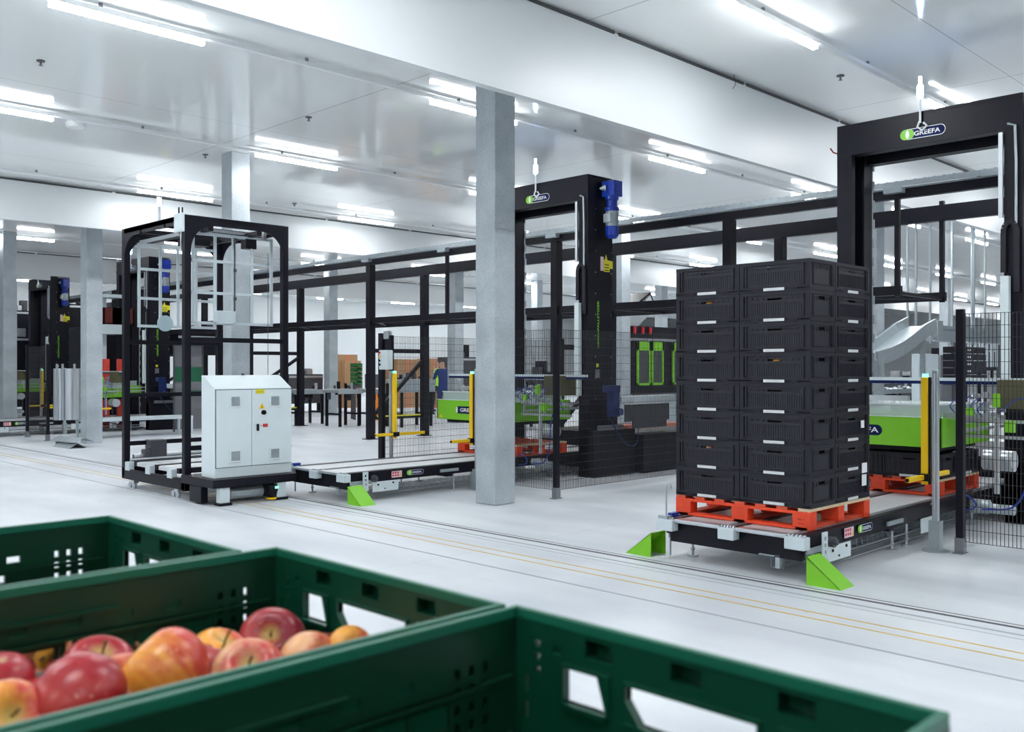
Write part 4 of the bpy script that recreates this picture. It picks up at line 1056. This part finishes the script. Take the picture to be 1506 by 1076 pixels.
t.part('support_leg',MB().box(P3[-1][0]-.04,P3[-1][0]+.04,Yc+.2,Yc+.28,0,P3[-1][2]-.05),GALV)
t.part('support_leg',MB().box(P3[1][0]-.04,P3[1][0]+.04,Yc+.2,Yc+.28,0,P3[1][2]-.05),GALV)
Yt=8.2
t=T('service_gantry','grey horizontal service beam hung on silver rods behind the yellow light curtain','service beam',(20,Yt,0))
xa,za=onY(1380,Yt,478);xb,zb2=onY(1475,Yt,498)
t.part('beam',MB().box(xa,xb+1,Yt,Yt+.4,za-.34,za-.28).box(xa,xb+1,Yt,Yt+.4,za-.08,za).box(xa,xb+1,Yt+.02,Yt+.1,za-.3,za-.1),GALV)
for px in (1343,1355.5,1376,1408,1437,1440,1456):
    x=onY(px,Yt);t.part('hanging_rod',MB().box(x-.02,x+.02,Yt+.1,Yt+.14,za-.4,CZ),GALV)
t.part('beam_clamp',MB().box(xa-.1,xa+.2,Yt-.03,Yt,za-.35,za+.1),GALV)
def cab(px0,px1,Y,py0,py1,m,name,lab,cat,dep=.6,foot=True,extra=None):
    x0=onY(px0,Y);x1=onY(px1,Y);z1=onY(px0,Y,py0)[1];z0=onY(px0,Y,py1)[1]
    t=T(name,lab,cat,(x0,Y,0))
    t.part('body',MB().box(x0,x1,Y,Y+dep,max(z0,.0),z1),m,bevel=.008)
    t.part('door',MB().box(x0+.04,x1-.04,Y-.012,Y,max(z0,.0)+.05,z1-.06),m)
    if foot and z0>.02: t.part('plinth',MB().box(x0+.05,x1-.05,Y+.05,Y+dep-.05,0,z0),BLACK)
    return t
t=cab(1355,1380,8.6,520,600,PALE,'control_cabinet','pale grey control cabinet behind the yellow light curtain top','cabinet',dep=.22)
t=cab(1384,1402,9.4,522,600,MIDG,'control_cabinet','narrow mid-grey control cabinet behind the black fence post','cabinet')
t=T('tray_stack','stack of black trays behind the mesh fence on the right','tray stack',(onY(1405,6.2),6.2,0))
xx0=onY(1404,6.2);xx1=onY(1452,6.2)
for i in range(5):
    z=1.30+i*.125;t.part('tray',MB().box(xx0,xx1-i*.02,6.2,6.4,z,z+.11).box(xx0+.6,xx0+.75,6.19,6.2,z+.04,z+.07,1),[BLACKP,STONE],bevel=.01)
t.part('trolley',MB().box(xx0,xx1,6.2,6.4,.15,.2).box(xx0,xx0+.05,6.2,6.25,0,1.25).box(xx1-.05,xx1,6.2,6.25,0,1.25).box(xx0,xx1,6.2,6.4,1.24,1.30),DARKG)
# pale jugs-like row hung under the service beam
t=T('curtain_strips','row of hanging pale plastic strips under the grey service beam','strip curtain',(24,10.4,0))
mb=MB();xa=onY(1405,10.4);xb=onY(1470,10.4);x=xa;i=0
while x<xb: mb.box(x,x+.16,10.4+.02*(i%2),10.41+.02*(i%2),1.55,2.4);x+=.24;i+=1
t.part('strips',mb,PALE,kind='stuff');t.part('top_rail',MB().box(xa,xb,10.37,10.45,2.4,2.5).box(xa,xa+.08,10.37,10.45,0,2.5).box(xb-.08,xb,10.37,10.45,0,2.5),DARKG)
# packing conveyor tables behind
def table(px0,px1,Y,z,lab,m=GALV,legs=BLACK,dep=.7,skirt=.1):
    x0=onY(px0,Y);x1=onY(px1,Y)
    t=T('packing_table',lab,'conveyor table',(x0,Y,0),group='packing conveyor tables')
    t.part('table_top',MB().box(x0,x1,Y,Y+dep,z-.07,z).box(x0,x1,Y-.02,Y,z-skirt,z+.02),m,bevel=.004)
    n=max(2,int((x1-x0)/1.2)+1)
    for i in range(n):
        x=x0+.1+(x1-x0-.2)*i/(n-1)
        for y in (Y+.05,Y+dep-.05): t.part('leg',MB().box(x-.03,x+.03,y-.03,y+.03,0,z-.07),legs)
        t.part('leg_brace',MB().box(x-.02,x+.02,Y+.08,Y+dep-.08,.3,.35),legs)
    mb=MB();x=x0+.1
    while x<x1-.1: mb.cyl((x,Y+dep/2,z+.01),(0,1,0),.03,dep-.1,6);x+=.3
    t.part('rollers',mb,SILV)
    random.seed(int(px0*3)); g=MB()
    for i in range(max(14,int((x1-x0)*7))):
        xx=x0+random.random()*(x1-x0-.1);yy=Y+random.random()*dep*.8;w_=.02+random.random()*.07;hh=.04+random.random()*.20
        if i%3: g.box(xx,xx+w_,yy,yy+w_,z,z+hh,random.choice((0,0,1,2)))
        else: g.box(xx,xx+w_*2,yy,yy+.05,z-.08-hh,z-.05,random.choice((0,2)))
    t.part('fittings',g,[DARKG,SILV,BLACK],kind='stuff')
    return t
table(432,480,22.,.92,'galvanised roller table left of the far concrete column, beside the grey cabinet')
table(497,534,20.5,.95,'galvanised roller table on black legs below the cardboard boxes')
table(546,572,20.2,.95,'galvanised roller table seen through the black frame behind the control post')
table(588,640,19.2,1.2,'galvanised roller table right of the far black posts',skirt=.3)
table(1285,1400,10.6,.95,'long galvanised roller table behind the right lifting head',dep=1.)
table(764,812,16.5,1.0,'galvanised roller table behind the mesh fence by the lifting head')
def sidebox(px0,px1,Y,py0,py1,lab,m=CARD):
    x0=onY(px0,Y);x1=onY(px1,Y);z1=onY(px0,Y,py0)[1];z0=max(0,onY(px0,Y,py1)[1])
    t=T('cardboard_box',lab,'box',(x0,Y,z0),group='stacked cardboard boxes')
    t.part('carton',MB().box(x0,x1,Y,Y+.8,z0,z1),m,bevel=.01)
    t.part('tape_strip',MB().box((x0+x1)/2-.04,(x0+x1)/2+.04,Y-.004,Y,z0,z1),PEACH)
sidebox(498,526,27.,521,600,'tall cardboard box behind, at the left of the box pile')
sidebox(507,531,26.8,530,600,'cardboard box in front, beside the green stacked crates')
sidebox(584,617,25.,528,600,'cardboard box seen between the two black posts behind the yellow light curtain')
sidebox(633,644,27.,527,600,'small cardboard box left of the person in navy overalls')
sidebox(655,664,30.,531,600,'far cardboard box beyond the person')
for i in range(5):
    Yg=23.;x0=onY(524,Yg);x1=onY(533,Yg);z=1.02+i*.13
    single('green_tray',MB().box(x0,x1,Yg,Yg+.3,z,z+.02).box(x0,x1,Yg,Yg+.03,z,z+.06).box(x0,x0+.03,Yg,Yg+.3,z,z+.12).box(x1-.03,x1,Yg,Yg+.3,z,z+.12),mat('leaf_green_plastic',(.03,.22,.06),.4),'green plastic tray, %s of five beside the cardboard boxes'%('lowest','second from below','middle','second from top','topmost')[i],'tray',group='green trays by the boxes')
x=onY(526,23.)
single('tray_stand',MB().box(onY(521,23.),onY(533,23.),23.,23.5,.93,1.01).box(onY(521,23.),onY(521,23.)+.06,23.,23.06,0,.9).box(onY(533,23.)-.06,onY(533,23.),23.4,23.5,0,.9),DARKG,'dark stand below the green trays','stand')
x0=onY(550,22.);x1=onY(554,22.);x2=onY(560,22.)
single('orange_bin',MB().box(x0,x2,22.,22.2,0.02,.95),mat('orange_plastic',(.85,.25,.01),.45),'orange bin standing under the roller table behind the black frame','bin')
single('lime_cover',MB().box(onY(602,21.),onY(618,21.),21.,21.6,.97,1.15),LIME,'lime green machine cover on the table right of the diagonal brace','cover')
# far sizer line hint: rows of dark machine along the far side
def dark_machine(px0,px1,Y,z0,z1,lab,m=DARKG,extra=()):
    x0=onY(px0,Y);x1=onY(px1,Y)
    t=T('grading_machine',lab,'machine',(x0,Y,0))
    t.part('frame',MB().box(x0,x1,Y,Y+.9,z0,z1),m,bevel=.01)
    n=max(2,int((x1-x0)/1.5)+1)
    for i in range(n):
        x=x0+.08+(x1-x0-.16)*i/(n-1);t.part('leg',MB().box(x-.05,x+.05,Y+.1,Y+.2,0,z0),BLACK)
    random.seed(int(px0))
    g=MB()
    for i in range(int((x1-x0)*2.2)):
        x=x0+.2+random.random()*(x1-x0-.4);w=.05+random.random()*.22;h=.1+random.random()*.4
        g.box(x,x+w,Y+.1,Y+.4,z1,z1+h,random.choice((0,0,1,2)))
    t.part('fittings',g,[DARKG,SILV,BLACK],kind='stuff')
    t.part('side_strip',MB().box(x0,x1,Y-.02,Y,z1-.12,z1-.05),SILV)
    return t
dark_machine(668,703,25.,.5,1.9,'dark grading machine left of the nearest column behind the lifting head')
dark_machine(764,816,21.,.4,1.25,'dark grading machine behind the mesh fence right of the nearest column')
dark_machine(1288,1350,12.6,.6,1.15,'dark grading machine under the silver chute')
dark_machine(1404,1500,14.,1.4,2.3,'dark machine high behind the hanging rods at the right edge',BLACK)
dark_machine(0,42,32.,.6,2.5,'dark machine at the far left edge behind the column',BLACK)
dark_machine(120,176,25.6,1.0,2.6,'dark machine with fittings between the left column and the gantry frame',BLACK)
dark_machine(425,475,28.,.3,1.3,'dark machine behind the black frame above the grey cabinet')
dark_machine(556,640,31.,.6,1.25,'far dark machine line behind the cardboard boxes')
# crates carried at mid height between the left column and car
single('crate_conveyor',MB().box(onY(150,24.),onY(182,24.),24.,24.6,2.38,2.62).box(onY(150,24.),onY(182,24.),24.,24.6,3.3,3.38).box(onY(158,24.),onY(158,24.)+.1,24.3,24.4,0,3.3),PALE,'pale elevated conveyor edge between the left column and the gantry frame','conveyor')
for i,px in enumerate((150,163)):
    x=onY(px,24.2);single('brown_crate',MB().box(x,x+.55,24.1,24.5,2.62,2.66).box(x,x+.55,24.1,24.12,2.62,3.05).box(x,x+.03,24.1,24.5,2.62,3.05).box(x+.52,x+.55,24.1,24.5,2.62,3.05),mat('dull_red_crate',(.10,.008,.006),.5),'dark red crate on the elevated conveyor, %s one'%('left','right')[i],'crate',group='dark red crates')
for i,px in enumerate((157,178)):
    x=onY(px,23.6);single('red_post',MB().box(x-.07,x+.07,23.6,23.7,.02,1.75),mat('coral_red_paint',(.75,.06,.04),.5),'coral red upright post behind the left column, %s one'%('left','right')[i],'post',group='coral red posts')
# tall dispenser machines seen through the car frame
dark_machine(262,330,26.,1.9,2.5,'dark machine head seen through the gantry frame',BLACK)

dark_machine(98,146,33.5,.1,3.7,'tall dark machine housing right of the farthest palletizer gantry',BLACK)
dark_machine(13,74,37.,.1,3.6,'tall dark machine housing seen through the farthest palletizer gantry',BLACK)
dark_machine(182,214,28.5,.1,3.9,'tall dark machine housing behind the far gantry, left part of the gantry frame',BLACK)
# ================================================================== PEOPLE by the far table
def person(x,y,yaw,lab,top,legs,hs=1.0,lean=.25):
    import bmesh
    t=T('person',lab,'person',(x,y,0))
    t.o.rotation_euler=(0,0,yaw)
    J={'pel':(0,0,.95),'spine':(lean*.35,0,1.15),'chest':(lean*.8,0,1.36),'neck':(lean*1.05,0,1.50),'head':(lean*1.2,0,1.60),'crown':(lean*1.25,0,1.72),
       'lsh':(lean*.9,.18,1.43),'lel':(lean+.12,.24,1.17),'lwr':(lean+.36,.17,1.08),'lha':(lean+.44,.15,1.06),
       'rsh':(lean*.9,-.18,1.43),'rel':(lean+.12,-.24,1.17),'rwr':(lean+.36,-.17,1.08),'rha':(lean+.44,-.15,1.06),
       'lhip':(0,.1,.9),'lkn':(.02,.11,.5),'lan':(-.03,.11,.09),'lto':(.12,.12,.04),
       'rhip':(0,-.1,.9),'rkn':(.04,-.11,.5),'ran':(.02,-.11,.09),'rto':(.17,-.12,.04)}
    R={'pel':.15,'spine':.135,'chest':.155,'neck':.055,'head':.085,'crown':.07,'lsh':.075,'lel':.05,'lwr':.035,'lha':.035,'lhip':.1,'lkn':.065,'lan':.045,'lto':.04}
    for k in list(R):
        if k[0]=='l': R['r'+k[1:]]=R[k]
    names=list(J);idx={k:i for i,k in enumerate(names)}
    E=[('pel','spine'),('spine','chest'),('chest','neck'),('neck','head'),('head','crown'),('chest','lsh'),('lsh','lel'),('lel','lwr'),('lwr','lha'),('chest','rsh'),('rsh','rel'),('rel','rwr'),('rwr','rha'),
       ('pel','lhip'),('lhip','lkn'),('lkn','lan'),('lan','lto'),('pel','rhip'),('rhip','rkn'),('rkn','ran'),('ran','rto')]
    me=bpy.data.meshes.new('body');me.from_pydata([J[k] for k in names],[(idx[a],idx[b]) for a,b in E],[])
    o=bpy.data.objects.new('body',me);COL.objects.link(o);o.parent=t.o
    sk=o.modifiers.new('skin','SKIN')
    for i,k in enumerate(names):
        me.skin_vertices[0].data[i].radius=(R[k],R[k]*(.8 if k in('chest','pel','spine') else 1)); me.skin_vertices[0].data[i].use_root=(k=='pel')
    ss=o.modifiers.new('sub','SUBSURF');ss.levels=ss.render_levels=1
    dg=bpy.context.evaluated_depsgraph_get();nm=bpy.data.meshes.new_from_object(o.evaluated_get(dg));o.modifiers.clear();o.data=nm
    nm.materials.clear()
    for m in (top,legs,SKIN): nm.materials.append(m)
    for p in nm.polygons:
        c=p.center; p.use_smooth=True
        p.material_index= 2 if (c.z>1.50 or c.x>lean+.32) else (1 if c.z<.93 else 0)
    hx=lean*1.2
    h=MB();
    for i in range(6):
        pass
    h.tube([(hx-.02,0,1.60),(hx-.02,0,1.66),(hx-.0,0,1.74),(hx+.0,0,1.78)],[.096,.105,.085,.03],14)
    t.part('hair',h,HAIR,smooth=True)
    f=MB().tube([(hx+.095,0,1.60),(hx+.125,0,1.595)],[.02,.01],8).cyl((hx+.085,.035,1.63),(1,0,0),.01,.02,8,1).cyl((hx+.085,-.035,1.63),(1,0,0),.01,.02,8,1).box(hx+.085,hx+.1,-.025,.025,1.555,1.565,2)
    t.part('face',f,[SKIN,BLACK,REDD])
    hd=MB()
    for s in (-1,1):
        for i in range(4): hd.tube([(lean+.44,s*.15+(i-1.5)*.018,1.06),(lean+.50,s*.15+(i-1.5)*.019,1.05),(lean+.53-.004*abs(i-1.5),s*.15+(i-1.5)*.019,1.03)],[.010,.009,.007],6)
        hd.tube([(lean+.40,s*.15-s*.03,1.06),(lean+.45,s*.15-s*.055,1.045)],[.011,.008],6)
    t.part('fingers',hd,SKIN,smooth=True)
    return t
Yp=22.
person(onY(652,Yp),Yp,math.radians(60),'person in navy overalls with dark hair standing at the far table, seen from behind',OVERALL,OVERALL,lean=.12)
Yp=23.2
person(onY(641,Yp),Yp,math.radians(20),'person bending forward in a lime hi-vis vest beside the person in navy',VEST,TROUS,lean=.34)
Yp=25.
person(onY(635,Yp),Yp,math.radians(-60),'person in a grey shirt farther back, left of the hi-vis vest',GREYC,TROUS,lean=.18)

# ================================================================== FOREGROUND: GREEN CRATES AND APPLES
RIM=1.335; CRH=.205
def green_crate(xm,y0,y1,rim,lab):
    """600 x 400 open crate; xm is its far short side, y0..y1 its width"""
    x0=xm-.6;zb=rim-CRH;c=(y0+y1)/2;W=y1-y0;wt=.009
    t=T('fruit_crate',lab,'crate',((x0+xm)/2,c,zb),group='dark green fruit crates')
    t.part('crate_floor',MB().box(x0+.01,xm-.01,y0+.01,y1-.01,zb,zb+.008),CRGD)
    # rounded top rim
    rm=MB()
    def ring(a,b,z0_,z1_):
        rm.box(x0-a+b*0,xm+a,y0-a,y0+b,z0_,z1_).box(x0-a,xm+a,y1-b,y1+a,z0_,z1_).box(x0-a,x0+b,y0+b,y1-b,z0_,z1_).box(xm-b,xm+a,y0+b,y1-b,z0_,z1_)
    ring(.0,wt*.75,rim-.010,rim)
    rm.box(x0-.0,xm,y0-.004+.004,y0+.002,rim-.03,rim-.010).box(x0,xm,y1-.002,y1,rim-.03,rim-.010)
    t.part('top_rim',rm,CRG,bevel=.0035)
    # short sides: hand hole in the middle, a small opening either side
    def T2(o,r,L,holes,inner,zlo,m=CRG,name='end_wall',extra=None):
        pass
    Hh=rim-.009-zb
    zz=lambda z:z-(rim-CRH)
    def sh(a,b,c_,d): return (a,b,c_-zb,d-zb)
    for side in (1,-1):
        xs_=xm if side>0 else x0
        big=[(W/2-.062,W/2+.062,rim-.074,rim-.043)]
        small=[(W/2-.132,W/2-.083,rim-.074,rim-.043),(W/2+.083,W/2+.132,rim-.074,rim-.043)]
        low=[(W/2-.14+i*.04,W/2-.115+i*.04,rim-.12,rim-.105) for i in range(8)]
        dots=[(.030,.036,rim-.032-i*.012,rim-.026-i*.012) for i in range(3)]+[(W-.036,W-.030,rim-.032-i*.012,rim-.026-i*.012) for i in range(3)]
        slots=[(.018,.022,rim-.075,rim-.06),(.018,.022,rim-.10,rim-.085),(W-.022,W-.018,rim-.075,rim-.06),(W-.022,W-.018,rim-.10,rim-.085)]
        pk=[sh(W/2-.108,W/2-.078,rim-.030,rim-.014),sh(W/2+.078,W/2+.108,rim-.030,rim-.014),sh(W/2-.012,W/2+.018,rim-.030,rim-.014)]
        thru=[sh(*h) for h in big+small+dots+slots]+pk
        xs,ys,fn=holes_axes(W,Hh,thru)
        w=MB()
        # outer skin
        if side>0: w.grid((xs_-.004,y0,zb),(0,1,0),(0,0,1),xs,ys,fn,.004)
        else: w.grid((xs_+.004,y1,zb),(0,-1,0),(0,0,1),xs,ys,fn,.004)
        # inner skin with the pockets of the rim as well
        for (a,b,c_,d) in pk:
            A,B=(y0+a,y0+b) if side>0 else (y1-b,y1-a);q=.011*side;e=.002
            w.box(xs_,xs_+q,A-e,A,zb+c_-e,zb+d+e).box(xs_,xs_+q,B,B+e,zb+c_-e,zb+d+e).box(xs_,xs_+q,A,B,zb+c_-e,zb+c_).box(xs_,xs_+q,A,B,zb+d,zb+d+e).box(xs_+q*.85,xs_+q,A,B,zb+c_,zb+d)
        pk=pk+[sh(.052,.062,rim-.034,rim-.028),sh(W-.062,W-.052,rim-.034,rim-.028)]
        xs,ys,fn=holes_axes(W,Hh,thru+pk)
        if side>0: w.grid((xs_-wt+.003,y0,zb),(0,1,0),(0,0,1),xs,ys,fn,.003)
        else: w.grid((xs_+wt-.003,y1,zb),(0,-1,0),(0,0,1),xs,ys,fn,.003)
        # sleeves round the openings
        for (a,b,c_,d) in big+small:
            xa,xb=(xs_-wt,xs_-.0) if side>0 else (xs_,xs_+wt)
            w.box(xa,xb,y0+a-.003,y0+a,c_-.003,d+.003).box(xa,xb,y0+b,y0+b+.003,c_-.003,d+.003).box(xa-.002*side,xb,y0+a,y0+b,c_-.004,c_).box(xa,xb,y0+a,y0+b,d,d+.003)
    # chamfer pieces that give the hand hole its slanted ends
        g=w
        xa,xb=(xs_-wt,xs_) if side>0 else (xs_,xs_+wt)
        for q in (-1,1):
            ye=c+q*.062; g.add([(xa,ye,rim-.074),(xb,ye,rim-.074),(xa,ye-q*.014,rim-.074),(xb,ye-q*.014,rim-.074),(xa,ye,rim-.056),(xb,ye,rim-.056)],[(0,2,4),(1,5,3),(2,3,5,4),(0,4,5,1),(0,1,3,2)])
            ye=c+q*.083; g.add([(xa,ye,rim-.043),(xb,ye,rim-.043),(xa,ye+q*.010,rim-.043),(xb,ye+q*.010,rim-.043),(xa,ye,rim-.074),(xb,ye,rim-.074)],[(0,2,4),(1,5,3),(2,3,5,4),(0,4,5,1),(0,1,3,2)])
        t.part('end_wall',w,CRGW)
    # long sides: ridges, rows of little holes, a wide opening
    for side in (1,-1):
        ys_=y1 if side>0 else y0
        L=.6
        op=[(.335,.372,rim-.098,rim-.070)] if False else []
        wide=[(.263,.42,rim-.096,rim-.070),(.243,.257,rim-.096,rim-.066)]
        corner=[(L-.05-i*.017,L-.043-i*.017,rim-.052-j*.016,rim-.043-j*.016) for i in range(3) for j in range(5)]
        corner+=[(.043+i*.017,.05+i*.017,rim-.052-j*.016,rim-.043-j*.016) for i in range(3) for j in range(5)]
        row=[(.13+i*.055,.148+i*.055,rim-.052,rim-.043) for i in range(8)]+[(.10+i*.045,.116+i*.045,rim-.112,rim-.102) for i in range(10)]+[(.09+i*.046,.09+i*.046+.040,rim-.092,rim-.070) for i in range(10)]
        if 'rear' in lab: wide=[] if side>0 else [(.20,.381,rim-.098,rim-.068),(.384,.40,rim-.098,rim-.064)]; row=row[:18]+[(.15+i*.07,.168+i*.07,rim-.078,rim-.068) for i in range(6)]+[(.18+i*.08,.2+i*.08,rim-.092,rim-.084) for i in range(4)]
        def ovl(h): return any(not(h[1]<=w_[0]-.004 or h[0]>=w_[1]+.004 or h[3]<=w_[2] or h[2]>=w_[3]) for w_ in wide)
        inner=[sh(*h) for h in wide+[h for h in row if not ovl(h)]+corner[::1]]
        outer=[sh(*h) for h in wide+(corner if 'rear' in lab or side>0 else [])+([h for h in row if not ovl(h)] if 'rear' in lab and side>0 else [])]
        w=MB()
        xs,ys,fn=holes_axes(L,Hh,outer)
        if side>0: w.grid((xm,ys_-.004,zb),(-1,0,0),(0,0,1),[L-x for x in xs][::-1] if False else xs,ys,(lambda x,y,fn=fn:fn(L-x,y)) if False else fn,.004)
        else: w.grid((x0,ys_+.004,zb),(1,0,0),(0,0,1),xs,ys,fn,.004)
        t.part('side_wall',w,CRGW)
        w=MB()
        xs,ys,fn=holes_axes(L,Hh,inner)
        if side>0: w.grid((xm,ys_-wt+.003,zb),(-1,0,0),(0,0,1),xs,ys,fn,.003)
        else: w.grid((x0,ys_+wt-.003,zb),(1,0,0),(0,0,1),xs,ys,fn,.003)
        yi=ys_-side*wt
        for z,h,a,b in ((rim-.036,.004,.02,.30),(rim-.060,.004,.05,.44),(rim-.064,.003,.0,.0),(rim-.100,.005,.0,.0)):
            if b>a: w.box(x0+a,x0+b+.1,yi-side*.004,yi,z-h,z)
        w.box(x0+.017,xm-.017,yi-side*.005,yi,rim-.064,rim-.060).box(x0+.017,xm-.017,yi-side*.006,yi,rim-.118,rim-.112)
        yo=ys_
        w.box(x0+.02,xm-.02,yo-side*.001,yo+side*.0,rim-.06,rim-.055)
        for i in range(9):
            xx=x0+.05+i*.06; pass
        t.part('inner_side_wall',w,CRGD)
    # corner pillars
    for xx in (x0+.0,xm-.03):
        for yy in (y0+.0,y1-.03):
            p=MB().box(xx+.004,xx+.026,yy+.004,yy+.026,zb,rim-.05)
    return t
green_crate(.590,1.058,1.452,RIM,'dark green fruit crate at the rear left, mostly empty, with rows of small holes')
green_crate(.634,.642,1.050,RIM,'dark green fruit crate in the middle of the foreground holding red and yellow apples')
green_crate(.640,.236,.634,RIM,'dark green fruit crate at the lower right of the foreground with open hand holes')

def apple_mesh(seed,mats):
    rnd=random.Random(seed);mb=MB();NS,NR=28,20
    prof=[]
    for i in range(NR+1):
        a=math.pi*i/NR; # 0 top .. pi bottom
        r=math.sin(a);z=math.cos(a)
        rr=.0375*(r**.88)*(1+.06*math.cos(a)); zz=.0335*z
        zz-=.013*math.exp(-(r/.33)**2) if z>0 else 0
        zz+=.009*math.exp(-(r/.30)**2) if z<0 else 0
        prof.append((rr,zz))
    l=[rnd.uniform(-.03,.03) for _ in range(5)]
    for rr,zz in prof:
        for k in range(NS):
            a=2*math.pi*k/NS; f=1+.007*math.cos(5*a+l[0]*30)*(1 if zz<0 else .3)+l[1]*math.cos(2*a)+l[2]*.6*math.cos(3*a)
            mb.v.append((rr*f*math.cos(a),rr*f*math.sin(a),zz*(1+l[3])))
    for i in range(NR):
        for k in range(NS):
            a=i*NS+k;b=i*NS+(k+1)%NS;mb.f.append((a,a+NS,b+NS,b));mb.m.append(0)
    return mb
def apple(px,py,d,diam,kind,tilt,lab,stem=True,loc=None,crate='apples in the middle crate'):
    if loc is None:
        u=(px-753)/F; loc=(d*(1+u)/R2,d*(1-u)/R2,H-(py-539)*d/F)
    o=single('apple',apple_mesh(int(px*7+py),None),AP[kind],lab,'apple',group=crate,smooth=True)
    k=diam/.076; o.scale=(k,k,k); o.location=loc; o.rotation_euler=tilt
    st=MB().tube([(0,0,.015),(.001,0,.026),(.003,.001,.036)],[.0014,.0013,.002],6)
    s=bpy.data.objects.new('stem',st.mesh('stem',[STEM]));COL.objects.link(s);s.parent=o
    ey=MB()
    for i in range(5):
        a=i*2*math.pi/5;ey.tube([(.001*math.cos(a),.001*math.sin(a),-.026),(.004*math.cos(a),.004*math.sin(a),-.029)],[.0014,.0004],4)
    s=bpy.data.objects.new('calyx',ey.mesh('calyx',[STEM]));COL.objects.link(s);s.parent=o
    return o
R_=math.radians
apple(243,990,.885,.084,'yellow',(R_(-35),R_(-38),0),'large orange-yellow apple standing highest in the middle crate, stem to the left')
apple(112,1030,.80,.084,'red',(R_(128),R_(-32),R_(20)),'big glossy red apple with its eye upward, left of the large orange apple')
apple(145,990,.905,.074,'red',(R_(20),0,0),'red apple half hidden behind the big glossy red one')
apple(182,1010,.87,.060,'pink',(R_(40),0,0),'small pink apple wedged left of the large orange apple')
apple(401,942,1.06,.075,'dark',(R_(58),R_(10),R_(-45)),'dark red apple farthest back, its stem hollow facing the viewer')
apple(322,965,1.02,.066,'yellow',(R_(20),R_(10),0),'orange-yellow apple behind, between the large orange and the dark red apple')
apple(316,984,.985,.060,'dark',(R_(0),R_(20),0),'dark pink apple right beside the large orange apple')
apple(366,990,.96,.072,'pink',(R_(45),R_(10),R_(-40)),'pale yellow-pink apple with dark eye in front of the dark red apple')
apple(456,976,.99,.068,'pink',(R_(50),R_(30),0),'flushed pink apple right of the pale yellow-pink one')
apple(410,975,1.035,.058,'pink',(R_(20),0,0),'small pink apple tucked below the dark red one')
apple(514,958,1.01,.054,'yellow',(R_(60),R_(20),R_(-30)),'small yellow apple at the far right end of the middle crate')
apple(480,966,1.02,.056,'dark',(R_(10),0,0),'small red apple between the flushed pink and the small yellow one')
apple(-8,1008,.86,.070,'red',(0,0,0),'red apple cut by the left edge of the picture')
apple(6,1062,.765,.068,'yellow',(R_(60),0,0),'pale yellow apple at the lower left corner of the picture')
apple(75,1045,.86,.066,'red',(R_(30),0,0),'red apple low between the big glossy red one and the crate wall')
# lower layer
lw=[(.10,.72),(.10,.80),(.17,.75),(.17,.84),(.25,.72),(.26,.80),(.34,.75),(.35,.85),(.42,.73),(.43,.80),(.49,.77),(.50,.72),(.56,.76),(.57,.88),(.50,.84),(.42,.90),(.34,.95),(.27,.90),(.18,.94),(.10,.90),(.55,.98),(.47,.98),(.4,.99)]
for i,(x,y) in enumerate(lw):
    apple(i*31,i*17,1,.066,('red','pink','dark','yellow')[i%4],(R_(i*37),R_(i*53),0),'apple lying in the lower layer of the middle crate under the others',loc=(x,y,RIM-CRH+.008+.033),crate='lower apples in the middle crate')
# apples in the rear crate, seen through the wide opening
for i,(px,py,k) in enumerate(((10,990,'dark'),(46,975,'pink'),(78,968,'yellow'),(103,965,'pink'))):
    Yr=1.135;x,z=onY(px,Yr,py)
    apple(px,py,1,.07,k,(R_(50+20*i),0,0),'apple in the rear crate seen through the slot, %s'%('leftmost','second from left','third from left','rightmost')[i],loc=(x,Yr,z),crate='apples in the rear crate')
# the steel table that carries the crates
t=T('steel_table','steel work table under the green fruit crates','table',(.3,.85,0))
zt=RIM-CRH-.002
t.part('table_top',MB().box(-.05,.70,.15,1.5,zt-.03,zt),GALV)
for x in (0,.62):
    for y in (.22,1.43): t.part('leg',MB().box(x-.02,x+.02,y-.02,y+.02,0,zt-.03),GALV)

# a few pieces of fruit showing in the hand slots of the black crates
for lay_,col_,k_,lab in ((6,.9,'yellow','orange-yellow fruit showing in the slot of a left column crate near the top'),(4,.3,'yellow','orange fruit showing in the slot of the right front column'),(1,.9,'pink','reddish fruit showing in the slot of the second crate from below, left column')):
    apple(lay_*50,col_*100,1,.07,k_,(0,0,0),lab,loc=(6.53+.055,3.41+col_+.0,ZC+.16+lay_*CH+.165),crate='fruit in the black crates')
for yy,l in ((.3,'right'),(.9,'left')):
    single('fruit_label',MB().box(6.545,6.548,3.41+yy-.05,3.41+yy+.05,ZC+.16+7*CH+.13,ZC+.16+7*CH+.158),[PINKS],'pinkish white paper behind the handle slot of the top %s crate'%l,'label',group='pinkish papers in the top crates')
